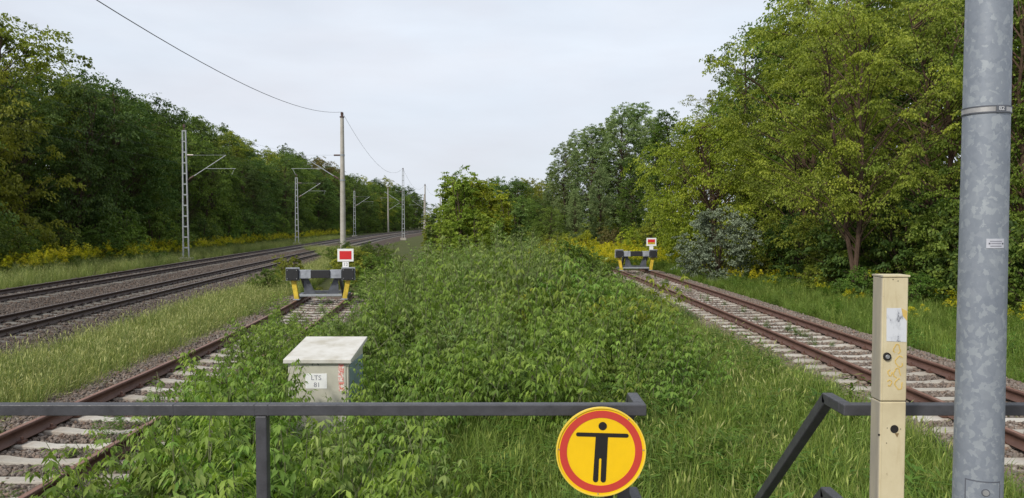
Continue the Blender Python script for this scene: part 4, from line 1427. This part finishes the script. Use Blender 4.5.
for px, Y, h, lf in ((500, 88, 8.2, 'leaf_mid'), (515, 80, 7.6, 'leaf_dark'), (528, 92, 8.4, 'leaf_olive'), (542, 100, 8.5, 'leaf_olive'), (486, 100, 8.4, 'leaf_mid'), (520, 62, 5.2, 'leaf_mid'), (538, 64, 5.0, 'leaf_dark'), (505, 60, 4.6, 'leaf_olive'), (470, 95, 7.8, 'leaf_mid'), (456, 110, 7.8, 'leaf_olive'), (548, 58, 4.2, 'leaf_mid')):
    g = W(px, 249, Y)
    s = h / 9
    plant('broadleaf_tree', rnd.choice(T_DOME), lf, (g.x, Y, GZ - 0.05), s * 0.95, U(0, 6.28), 'rounded tree in the middle distance between the two sidings', 'tree', 'middle distance trees', zscale=s)
for k in range(34):
    px = U(395, 640); Y = U(170, 300)
    g = W(px, 249, Y)
    if g.x < x_main1(Y) + 9: continue
    h = U(9, 14)
    plant('broadleaf_tree', rnd.choice(T_BROAD), rnd.choice(['leaf_dark', 'leaf_mid']), (g.x, Y, GZ - 0.05), h / 14 * 1.2, U(0, 6.28), 'far tree closing the view where the railway bends away', 'tree', 'far trees at the bend', zscale=h / 14)
for k in range(16):
    Y = U(318, 345); x = U(-75, 10)
    plant('broadleaf_tree', rnd.choice(T_BROAD), rnd.choice(['leaf_dark', 'leaf_mid']), (x, Y, GZ - 0.05), 1.25, U(0, 6.28), 'far tree closing the view where the railway bends away', 'tree', 'far trees at the bend', zscale=U(0.9, 1.1))

# ---- poplar-like dark group right of the middle
for i, (px, Y, top, sx) in enumerate(((553, 80, 168, 0.8), (565, 76, 142, 0.9), (578, 82, 133, 0.95), (592, 74, 128, 1.0), (606, 80, 120, 0.95), (622, 72, 108, 1.1), (640, 76, 106, 1.05), (655, 70, 118, 1.0), (668, 66, 112, 0.95), (548, 72, 190, 0.8), (600, 64, 168, 0.8), (575, 62, 190, 0.75), (632, 60, 160, 0.85))):
    p = W(px, top, Y)
    s = (p.z - GZ) / 14
    plant('poplar_tree', T_COL[i % 3], 'leaf_blue' if i % 4 else 'leaf_mid', (p.x, Y, GZ - 0.05), s * sx, U(0, 6.28), ('blue-green upright tree on the skyline right of the middle' if top < 150 else 'lower upright tree at the foot of the poplar group'), 'tree', 'upright blue-green trees', zscale=s)

# ---- right wood
def tree_right(name, proto, base_h, lf, px, Y, top, sx, label, group=None, rz=None):
    p = W(px, top, Y)
    s = (p.z - GZ) / base_h
    return plant(name, proto, lf, (p.x, Y, GZ - 0.05), s * sx, U(0, 6.28) if rz is None else rz, label, 'tree', group, zscale=s)


tree_right('arching_tree', T_YELLOW, 8.2, 'leaf_yellow', 722, 43, 116, 1.1, 'yellow-green tree arching left above the right siding', None, 0.2)
tree_right('broadleaf_tree', T_DOME[0], 9.0, 'leaf_olive', 690, 50, 132, 0.8, 'olive tree between the yellow-green tree and the poplar group')
tree_right('broadleaf_tree', T_OPEN[0], 15.0, 'leaf_right', 748, 46, 22, 1.0, 'tall airy tree whose thin top stands against the sky')
tree_right('broadleaf_tree', T_OPEN[1], 15.0, 'leaf_olive', 712, 56, 88, 0.95, 'slim light tree on the skyline behind the yellow-green tree')
tree_right('broadleaf_tree', T_RIGHT[0], 13.0, 'leaf_olive', 800, 37, -12, 1.0, 'large olive-green tree with reddish trunk on the right side')
tree_right('broadleaf_tree', T_RIGHT[1], 13.0, 'leaf_olive', 862, 33, -25, 0.95, 'large leafy tree filling the wood behind the leaning bare trunks')
tree_right('leaning_tree', T_LEAN, 12.5, 'leaf_olive', 862, 27.5, -12, 0.95, 'leaning tree with bare reddish brown trunks left of the beige post top', None, 0.0)
tree_right('broadleaf_tree', T_RIGHT[2], 13.0, 'leaf_right', 945, 29, -20, 0.95, 'big green tree just left of the lamp post')
tree_right('broadleaf_tree', T_RIGHT[0], 13.0, 'leaf_right', 1035, 26, -30, 1.0, 'big green tree behind the lamp post at the right edge', None, 2.2)
tree_right('broadleaf_tree', T_OPEN[0], 15.0, 'leaf_right', 888, 50, -60, 0.9, 'thin tree top showing in a sky gap upper right', None, 1.1)
for px, Y, top, lf in ((770, 56, 20, 'leaf_mid'), (830, 52, -30, 'leaf_mid'), (940, 44, -60, 'leaf_mid'), (1000, 40, -60, 'leaf_dark'), (740, 66, 95, 'leaf_mid'), (790, 70, 60, 'leaf_dark'), (860, 62, 10, 'leaf_dark'), (930, 60, -20, 'leaf_dark'), (1060, 38, -40, 'leaf_dark'), (1090, 26, -40, 'leaf_mid')):
    tree_right('broadleaf_tree', rnd.choice(T_BROAD), 14.0, lf, px, Y, top, 1.0, 'darker tree deep in the wood on the right side', 'back trees of the right wood')
for px, Y, s, lf in ((772, 37, 0.8, 'leaf_mid'), (798, 35, 1.25, 'leaf_dark'), (822, 32.5, 0.75, 'leaf_olive'), (846, 31, 1.3, 'leaf_dark'), (878, 29.5, 0.9, 'leaf_mid'), (905, 28, 1.5, 'leaf_dark'), (930, 26.5, 0.8, 'leaf_mid'), (950, 26.5, 1.35, 'leaf_mid'), (1018, 22.5, 0.9, 'leaf_mid'), (1045, 22, 1.2, 'leaf_mid'), (985, 24.5, 1.3, 'leaf_dark'),
                     (760, 42, 1.5, 'leaf_dark'), (790, 40, 1.6, 'leaf_dark'), (838, 36, 1.6, 'leaf_dark'), (890, 33, 1.7, 'leaf_dark'), (940, 30, 1.7, 'leaf_dark'), (812, 30, 0.45, 'leaf_olive'), (860, 27, 0.5, 'leaf_box'), (892, 26, 0.42, 'leaf_box'), (760, 36, 0.5, 'leaf_olive'), (915, 24.5, 0.5, 'leaf_box')):
    g = W(px, 249, Y)
    plant('bush', rnd.choice(B_BUSH), lf, (g.x, Y, GZ - 0.05), s, U(0, 6.28), ('%s bush at the edge of the right wood, %s' % ('large' if s > 1.2 else 'small' if s < 0.6 else 'medium', 'right of the silver bush' if px < 815 else 'left of the beige post' if px < 875 else 'behind the beige post' if px < 925 else 'beside the lamp post')), 'bush', 'bushes at the edge of the right wood', 'stems', 'foliage')
g = W(719, 249, 35.5)
plant('silver_bush', B_SILVER, 'leaf_silver', (g.x, 35.5, GZ - 0.05), 0.98, 0.6, 'silvery grey willow bush right of the far buffer stop', 'bush', None, 'stems', 'foliage')
for i, (px, Y, s, lf, lb) in enumerate(((566, 50, 0.8, 'leaf_yellow', 'yellowing bush left of the far buffer stop'), (584, 54, 0.85, 'leaf_yellow', 'yellowing bush left of the far buffer stop'), (612, 56, 1.0, 'leaf_brown', 'reddish brown bush behind the far buffer stop'),
                                        (630, 52, 0.95, 'leaf_yellow', 'yellowing bush behind the far buffer stop'), (655, 54, 1.1, 'leaf_olive', 'olive bush behind the far stop sign'), (676, 50, 1.0, 'leaf_yellow', 'yellow-green bush left of the silver bush'),
                                        (690, 46, 0.7, 'leaf_yellow', 'yellow-green bush left of the silver bush'), (600, 66, 1.4, 'leaf_olive', 'olive bush behind the far stop sign'), (550, 46, 0.9, 'leaf_olive', 'green bush at the right end of the thicket'))):
    g = W(px, 249, Y)
    plant('bush', B_BUSH[i % 3], lf, (g.x, Y, GZ - 0.05), s, U(0, 6.28), lb, 'bush', 'bushes round the far buffer stop', 'stems', 'foliage')
for px, Y, s in ((582, 23, 0.8), (568, 25, 0.84), (588, 25.5, 0.74), (578, 20.5, 0.66)):
    g = W(px, 249, Y)
    plant('bush', B_BUSH[0], 'leaf_mid', (g.x, Y, GZ - 0.05), s, U(0, 6.28), 'dense dark bush at the right edge of the central thicket', 'bush', 'dense bushes of the central thicket', 'stems', 'foliage')

# ---- ash-leaved shoots: the near clumps
def shoot_clump(p, lf, x, y, h, label, group, base):
    s = h / base
    plant('leafy_shrub', p, lf, (x, y, GZ), s * U(0.95, 1.15), U(0, 6.28), label, 'shrub', group, 'stems', 'foliage', zscale=s, tilt=(U(-.06, .06), U(-.06, .06)))


def top_h(px, py, Y): return W(px, py, Y).z - GZ


# shrubs that have grown up on the track before the left buffer stop, then those
# in front of the cabinet and along the left siding: (pixel column, row of the top, depth)
NEAR = [(272, 306, 17.5), (285, 300, 19.0), (300, 306, 18.0), (316, 308, 17.2), (262, 316, 15.5), (282, 318, 14.6), (330, 312, 16.0), (306, 320, 14.0), (262, 294, 21.0), (366, 280, 26.0), (282, 288, 22.6), (348, 318, 15.0), (375, 300, 19.0),
        (118, 440, 5.2), (150, 420, 5.4), (178, 405, 5.8), (205, 395, 6.0), (235, 392, 5.6), (262, 398, 5.5), (290, 420, 5.3), (322, 428, 5.4), (352, 412, 5.6), (378, 402, 5.8), (405, 412, 6.2),
        (135, 410, 6.6), (165, 385, 7.0), (195, 368, 7.4), (214, 358, 7.6), (228, 352, 8.0), (240, 372, 7.4), (384, 386, 7.6), (392, 372, 7.8), (298, 410, 7.0), (330, 414, 7.0), (342, 408, 7.6), (378, 376, 8.5), (236, 362, 8.0), (232, 345, 8.4), (184, 375, 6.6), (124, 425, 6.0), (108, 462, 5.0), (140, 455, 4.9), (95, 480, 5.4),
        (208, 345, 9.0), (230, 338, 9.6), (250, 325, 10.6), (238, 345, 9.0), (275, 318, 11.6), (290, 312, 13.0), (418, 395, 7.4), (420, 360, 9.0), (385, 345, 9.6), (400, 325, 10.8), (425, 330, 10.4), (260, 308, 14.5), (275, 300, 16.5), (250, 318, 12.6)]
def near_label(px, Y):
    if Y > 13.5: return 'leafy shrub grown up on the track just in front of the left buffer stop'
    if Y > 8.7: return 'leafy shrub beside the left siding behind the cabinet front' if px < 330 else 'leafy shrub just right of the cabinet'
    if px < 150: return 'leftmost low leafy shrub beside the rail of the left siding'
    if px < 270: return 'tall leafy shrub left of the railing post, in front of the siding'
    if px < 350: return 'leafy shrub directly in front of the cabinet behind the railing'
    return 'leafy shrub right of the railing post, below the top rail'


def thicket_label(kind, x, y, xl, xr):
    f = (x - xl) / max(0.1, xr - xl)
    where = 'left side' if f < 0.34 else 'right side' if f > 0.67 else 'middle'
    depth = 'at the front' if y < 14 else 'halfway back' if y < 24 else 'at the back'
    return '%s shrub %s of the central thicket, on its %s' % (kind, depth, where)


for px, py, Y in NEAR:
    g = W(px, 249, Y)
    shoot_clump(rnd.choice(S_BOX), rnd.choices(['leaf_box', 'leaf_mid', 'leaf_box2'], [6, 1.5, 2])[0], g.x, Y, top_h(px, py, Y), near_label(px, Y), 'shrubs around the cabinet and the left siding', 1.62)


def thicket_half(y):
    """left and right edge of the central thicket"""
    if y > 27: return -3.5 - 0.01 * y, min(2.75 + 0.02 * y, x_right(y) - 2.6)
    return max(-4.3 - 0.03 * y, x_left(y) + (2.4 if 14.5 < y < 25 else 1.4)), min(2.75 + 0.02 * y, x_right(y) - 2.6)


CENTRE_TOP = lambda Y: np.interp(Y, [8, 10, 14, 20, 30, 45], [1.75, 1.95, 2.1, 2.15, 2.2, 2.4])
MOUNDS = [(-0.6, 17, 1.2, 0.22), (1.4, 20, 1.3, 0.25), (-2.2, 21, 1.1, 0.2), (0.3, 26, 1.5, 0.3), (1.2, 28, 1.2, 0.18), (-2.0, 29, 1.4, 0.22), (0.2, 12.2, 0.9, 0.14), (1.2, 34, 1.5, 0.12), (-0.8, 36, 1.5, 0.15)]
n = 0
y = 9.6
while y < 44:
    xl, xr = thicket_half(y)
    if y < 11: xl, xr = -0.9, 2.3
    elif y < 13.5: xl = max(xl, -2.0)
    x = xl + U(0, 0.4)
    while x < xr:
        yy = y + U(-0.3, 0.3)
        if not (-3.2 < x < -1.6 and 8.6 < yy < 11.2):
            fine = (x < 0.6 + U(-1, 1) and yy > 11.0) or yy > 18
            h = CENTRE_TOP(yy) * (U(0.68, 0.95) if U(0, 1) < 0.7 else U(0.98, 1.2)) * (1 + 0.2 * math.sin(x * 1.9 + 0.6 * yy) * math.cos(yy * 0.9 - x))
            for bx, by, br, bh in MOUNDS: h *= 1 + bh * math.exp(-((x - bx) ** 2 + ((yy - by) * 0.6) ** 2) / br ** 2)
            edge = min(x - xl, xr - x)
            if edge < 0.8: h *= 0.8
            if x > 1.4 and yy < 14: h *= 0.82
            if x > 2.1 and yy > 19: h *= 0.72
            if fine: shoot_clump(rnd.choice(S_FINE), rnd.choices(['leaf_box2', 'leaf_box', 'leaf_mid', 'leaf_olive'], [6, 2.4, 1.6, 0.25])[0], x, yy, h, thicket_label('fine-leaved', x, yy, xl, xr), 'shrubs of the central thicket', 1.68)
            else: shoot_clump(rnd.choice(S_BOX), rnd.choices(['leaf_box', 'leaf_mid', 'leaf_olive'], [6, 1.8, 0.3])[0], x, yy, h, thicket_label('broad-leaved', x, yy, xl, xr), 'front shrubs of the central thicket', 1.62)
            n += 1
        x += 0.92 * U(0.75, 1.35) * (1 + max(0, y - 14) / 40)
    y += 0.8 * (1 + max(0, y - 14) / 30)


# ------------------------------------------------------------------ scattered stuff: stones, grass, goldenrod
def make_variants(name, meshes):
    c = bpy.data.collections.new(name)
    for i, me in enumerate(meshes):
        c.objects.link(bpy.data.objects.new(name + '_variant', me))
    return c


def scatter(name, coll, pts, scl, rots, idx, parent=None):
    me = bpy.data.meshes.new(name)
    pts = np.ascontiguousarray(pts, np.float32)
    me.vertices.add(len(pts)); me.vertices.foreach_set('co', pts.ravel())
    a = me.attributes.new('scl', 'FLOAT_VECTOR', 'POINT'); a.data.foreach_set('vector', np.ascontiguousarray(scl, np.float32).ravel())
    a = me.attributes.new('rot', 'FLOAT_VECTOR', 'POINT'); a.data.foreach_set('vector', np.ascontiguousarray(rots, np.float32).ravel())
    a = me.attributes.new('pick', 'INT', 'POINT'); a.data.foreach_set('value', np.ascontiguousarray(idx, np.int32))
    o = link(name, me, None, parent)
    ng = bpy.data.node_groups.new(name, 'GeometryNodeTree')
    ng.interface.new_socket('Geometry', in_out='INPUT', socket_type='NodeSocketGeometry')
    ng.interface.new_socket('Geometry', in_out='OUTPUT', socket_type='NodeSocketGeometry')
    N, L = ng.nodes, ng.links
    gi, go = N.new('NodeGroupInput'), N.new('NodeGroupOutput')
    ci = N.new('GeometryNodeCollectionInfo'); ci.inputs['Collection'].default_value = coll
    ci.inputs['Separate Children'].default_value = True; ci.inputs['Reset Children'].default_value = True
    ip = N.new('GeometryNodeInstanceOnPoints'); ip.inputs['Pick Instance'].default_value = True

    def attr(nm, dt):
        q = N.new('GeometryNodeInputNamedAttribute'); q.data_type = dt; q.inputs['Name'].default_value = nm
        return next(s for s in q.outputs if s.enabled and s.name == 'Attribute')
    L.new(gi.outputs[0], ip.inputs['Points']); L.new(ci.outputs[0], ip.inputs['Instance'])
    L.new(attr('pick', 'INT'), ip.inputs['Instance Index'])
    e2r = N.new('FunctionNodeEulerToRotation')
    L.new(attr('rot', 'FLOAT_VECTOR'), e2r.inputs[0]); L.new(e2r.outputs[0], ip.inputs['Rotation'])
    L.new(attr('scl', 'FLOAT_VECTOR'), ip.inputs['Scale'])
    L.new(ip.outputs[0], go.inputs[0])
    md = o.modifiers.new('scatter', 'NODES'); md.node_group = ng
    return o


RG = np.random.default_rng(99)


def stone_meshes(mat, n=10):
    out = []
    for k in range(n):
        bm = bmesh.new()
        bmesh.ops.create_icosphere(bm, subdivisions=1, radius=0.5)
        r = np.random.default_rng(400 + k)
        sc = r.uniform(0.7, 1.25, 3)
        for v in bm.verts:
            v.co = Vector(np.array(v.co) * sc * (1 + r.normal() * 0.13))
        me = bpy.data.meshes.new('stone'); bm.to_mesh(me); bm.free()
        me.materials.append(mat); out.append(me)
    return out


def profile_z(prof, dx):
    return np.interp(dx, [p[0] for p in prof], [p[1] for p in prof])


def stones(name, xf, prof, y0, y1, d0, d1, dens, smin, smax, coll, label, avoid=True, falloff=None):
    vx = np.vectorize(xf)
    n = int((y1 - y0) * (d1 - d0) * dens)
    if falloff: ys = y0 + (y1 - y0) * RG.uniform(0, 1, n) ** falloff
    else: ys = RG.uniform(y0, y1, n)
    dx = RG.uniform(d0, d1, n)
    s = RG.uniform(smin, smax, n) * (1 + (ys - y0) / (y1 - y0) * 0.35)
    z = profile_z(prof, dx) + s * RG.uniform(-0.12, 0.30, n)
    if avoid:
        on_sl = (np.abs(((ys - (-10 + 0.3)) / 0.6 + 0.5) % 1.0 - 0.5) * 0.6 < 0.125) & (np.abs(dx) < 1.27) & (z > -0.24)
        on_rail = np.abs(np.abs(dx) - 0.7525) < 0.085
        if prof is PROF_L: on_sl &= (dx > -0.8)
        k = ~(on_sl & (RG.uniform(0, 1, n) > 0.03)) & ~on_rail
    else: k = np.ones(n, bool)
    P = np.stack([vx(ys) + dx, ys, z], -1)[k]
    m = len(P)
    s = s[k]
    o = scatter(name, coll, P, np.stack([s, s * RG.uniform(0.7, 1.2, m), s * RG.uniform(0.6, 1.0, m)], -1), RG.uniform(0, 6.28, (m, 3)), RG.integers(0, 10, m))
    tag(o, label, 'ballast', None, 'stuff')


st_s = make_variants('stone', stone_meshes(M['stone_siding']))
st_m = make_variants('stone_dark', stone_meshes(M['stone_main']))
stones('ballast_stones', x_left, PROF_L, 4.5, 26, -2.5, 2.0, 480, 0.035, 0.065, st_s, 'loose brown ballast stones between the sleepers of the left siding', True, 1.35)
stones('ballast_stones', x_right, PROF_R, 7, 41, -2.5, 2.3, 330, 0.036, 0.068, st_s, 'loose brown ballast stones along the right siding', True, 1.3)
stones('ballast_stones', x_main1, PROF_M, 14, 62, -1.8, 3.2, 170, 0.05, 0.085, st_m, 'dark brown ballast stones along the nearer main line track', True, 1.3)
stones('ballast_stones', x_main1, PROF_M, 20, 66, -7.1, -1.8, 110, 0.055, 0.09, st_m, 'dark brown ballast stones between the two main line tracks', False, 1.2)

# sleeper tops of the farther main line track stay clear: its stones were laid low
g_lush = make_variants('lush_tuft', [np_mesh('tuft', *[a for a in (lambda q: (q[0], q[1]))(gen_blades(500 + k, 46, 0.22, 0.62, 0.010, 0.17, 0.06, 0.45))], M['grass_green'], gen_blades(500 + k, 46, 0.22, 0.62, 0.010, 0.17, 0.06, 0.45)[2]) for k in range(6)])
g_dry = make_variants('dry_tuft', [np_mesh('tuft', *(gen_blades(520 + k, 52, 0.25, 0.72, 0.009, 0.19, 0.24, 0.34, (0.15, 0.85))[:2]), M['grass_dry'], gen_blades(520 + k, 52, 0.25, 0.72, 0.009, 0.19, 0.24, 0.34, (0.15, 0.85))[2]) for k in range(6)])
gr = [gen_goldenrod(540 + k, 9, 0.8, 1.3, 0.45, 0.85) for k in range(4)]
g_gold = make_variants('goldenrod_clump', [np_mesh('goldenrod', v, f, M['goldenrod'], t) for v, f, t in gr])
gw = [gen_goldenrod(560 + k, 10, 0.25, 0.6, 0.25, 0.0) for k in range(3)]
g_weed = make_variants('weed_clump', [np_mesh('weed', v, f, M['leaf_box'], t) for v, f, t in gw])


def patch(fx, sig):
    return fx


def scatter_area(name, coll, nvar, ys, xs, smin, smax, label, cat, clump=0.0, zs=GZ - 0.03, tilt=0.12, zstretch=(0.8, 1.2)):
    n = len(ys)
    if clump:
        w = 0.5 + 0.5 * np.sin(xs * 1.7 + 1.9 * np.sin(ys * 0.8)) * np.cos(ys * 1.1 + 0.7 * np.sin(xs * 1.3))
        k = RG.uniform(0, 1, n) < (1 - clump) + clump * w
        ys, xs = ys[k], xs[k]; n = len(ys)
    s = RG.uniform(smin, smax, n)
    P = np.stack([xs, ys, np.full(n, zs) if np.isscalar(zs) else zs], -1)
    rot = np.stack([RG.normal(size=n) * tilt, RG.normal(size=n) * tilt, RG.uniform(0, 6.28, n)], -1)
    o = scatter(name, coll, P, np.stack([s, s, s * RG.uniform(*zstretch, n)], -1), rot, RG.integers(0, nvar, n))
    tag(o, label, cat, None, 'stuff')
    return o


V = np.vectorize
# strip of tall dry grass between the main line and the left siding
n = 9000
ys = 3 + 72 * RG.uniform(0, 1, n) ** 1.5
a, b = V(x_main1)(ys) + 3.0, np.minimum(V(x_left)(ys) - 1.5, np.where(ys > 26, -3.6 - 0.012 * ys, 99))
xs = a + (b - a) * RG.uniform(0, 1, n)
scatter_area('dry_grass', g_dry, 6, ys, xs, 0.75, 1.15, 'tall pale grass between the main line and the left siding', 'grass', 0.25)
n = 1500
ys = 4 + 50 * RG.uniform(0, 1, n) ** 1.4
a, b = V(x_main1)(ys) + 2.9, np.minimum(V(x_left)(ys) - 1.35, np.where(ys > 26, -3.6 - 0.012 * ys, 99))
xs = a + (b - a) * RG.uniform(0, 1, n)
scatter_area('green_grass', g_lush, 6, ys, xs, 0.6, 1.0, 'greener grass tufts mixed into the pale strip on the left', 'grass', 0.6)
# verge beyond the main line
n = 4600
ys = 24 + 110 * RG.uniform(0, 1, n) ** 1.5
a, b = V(x_wood)(ys) - 1.0, V(x_main2)(ys) - 2.5
xs = a + (b - a) * RG.uniform(0, 1, n)
scatter_area('verge_grass', g_dry, 6, ys, xs, 0.8, 1.3, 'pale grass verge between the main line and the left wood', 'grass', 0.2)
n = 1150
ys = 30 + 130 * RG.uniform(0, 1, n) ** 1.3
xs = V(x_wood)(ys) + 1.0 + RG.uniform(0, 1, n) ** 1.2 * 3.4
scatter_area('goldenrod', g_gold, 4, ys, xs, 0.75, 1.25, 'yellow flowering goldenrod along the foot of the left wood', 'goldenrod', 0.75)
# foreground grass in the middle and right, down to the siding
n = 6500
ys = 3.4 + 9.5 * RG.uniform(0, 1, n)
xs = RG.uniform(-1.6, 5.3, n)
k = (xs < V(x_right)(ys) - 1.85) & ~((ys > 10.2) & (xs < 2.2)) & ~((xs > 0.3) & (xs < 1.3) & (ys < 4.3))
ys, xs = ys[k], xs[k]
scatter_area('lush_grass', g_lush, 6, ys, xs, 0.75, 1.25, 'lush green grass beyond the steps in the foreground', 'grass', 0.15, GZ - 0.03, 0.16)
n = 5600
ys = 12 + 30 * RG.uniform(0, 1, n) ** 1.3
a, b = V(lambda y: thicket_half(y)[1])(ys) - 0.8, V(x_right)(ys) - 1.9
xs = a + (b - a) * RG.uniform(0, 1, n)
scatter_area('lush_grass', g_lush, 6, ys, xs, 0.6, 1.0, 'green grass between the central thicket and the right siding', 'grass', 0.2)
# right of the right siding up to the wood
n = 7600
ys = 6 + 44 * RG.uniform(0, 1, n) ** 1.25
a = V(x_right)(ys) + 2.0
b = np.interp(ys, [6, 20, 26, 36, 47, 60], [18, 18.5, 18, 15.5, 11.8, 9.5])
xs = a + (b - a) * RG.uniform(0, 1, n)
scatter_area('lush_grass', g_lush, 6, ys, xs, 0.6, 1.1, 'green grass between the right siding and the wood', 'grass', 0.2)
n = 170
ys = 18 + 34 * RG.uniform(0, 1, n)
a = V(x_right)(ys) + 2.8
b = np.interp(ys, [6, 20, 26, 36, 47, 60], [18, 18.5, 18, 15.5, 12, 10])
xs = a + (b - a) * RG.uniform(0.1, 1, n)
scatter_area('goldenrod', g_gold, 4, ys, xs, 0.5, 0.85, 'sparse goldenrod among the grass along the right wood', 'goldenrod', 0.7)
n = 380
ys = 41 + 22 * RG.uniform(0, 1, n)
xs = RG.uniform(1.5, 9.0, n)
scatter_area('goldenrod', g_gold, 4, ys, xs, 0.9, 1.3, 'yellow goldenrod patch behind the far buffer stop', 'goldenrod', 0.4)
# broad-leaved weeds and paler tufts that break up the grass on the right
n = 900
ys = 5 + 38 * RG.uniform(0, 1, n) ** 1.2
a = V(x_right)(ys) + 1.9
b = np.interp(ys, [6, 20, 26, 36, 47, 60], [18, 18.5, 18, 15.5, 11.8, 9.5])
xs = a + (b - a) * RG.uniform(0, 1, n)
scatter_area('weeds', g_weed, 3, ys, xs, 0.6, 1.5, 'broad-leaved weeds in the grass beside the right wood', 'weeds', 0.8)
n = 1500
ys = 4.5 + 30 * RG.uniform(0, 1, n) ** 1.4
a = np.where(ys < 10, 0.8, V(lambda y: thicket_half(y)[1])(ys)); b = V(x_right)(ys) - 1.7
xs = a + (b - a) * RG.uniform(0, 1, n)
scatter_area('pale_grass', g_dry, 6, ys, xs, 0.7, 1.15, 'paler seeding grass between the thicket and the right siding', 'grass', 0.85, GZ - 0.03, 0.2)
n = 420
ys = 4.5 + 26 * RG.uniform(0, 1, n) ** 1.3
a = np.where(ys < 10, 1.2, V(lambda y: thicket_half(y)[1])(ys)); b = V(x_right)(ys) - 1.8
xs = a + (b - a) * RG.uniform(0, 1, n)
scatter_area('weeds', g_weed, 3, ys, xs, 0.7, 1.6, 'broad-leaved weeds in the grass left of the right siding', 'weeds', 0.8)
# under the shrubs and weeds in the ballast
n = 2600
ys = 4 + 34 * RG.uniform(0, 1, n) ** 1.3
a = np.maximum(V(x_left)(ys) + 1.7, -4.6 - 0.02 * ys); b = V(lambda y: thicket_half(y)[1])(ys) + 0.5
xs = a + (b - a) * RG.uniform(0, 1, n)
k = ~((xs > -3.0) & (xs < -1.8) & (ys > 9) & (ys < 10.6)) & (ys > 3.8)
scatter_area('undergrowth', g_weed, 3, ys[k], xs[k], 0.7, 1.4, 'leafy green undergrowth beneath the central thicket', 'undergrowth', 0.2)
ys = np.concatenate([RG.uniform(5, 25, 150), RG.uniform(8, 40, 110)])
side = np.concatenate([V(x_left)(ys[:150]) + RG.choice([-1.9, -1.6, 1.3, 1.7, 0.2, 2.0], 150) + RG.normal(size=150) * 0.2, V(x_right)(ys[150:]) + RG.choice([-2.1, -1.8, 1.9, 0.1], 110) + RG.normal(size=110) * 0.2])
scatter_area('track_weeds', g_weed, 3, ys, side, 0.25, 0.6, 'small green weeds growing out of the siding ballast', 'weeds', 0, -0.22)
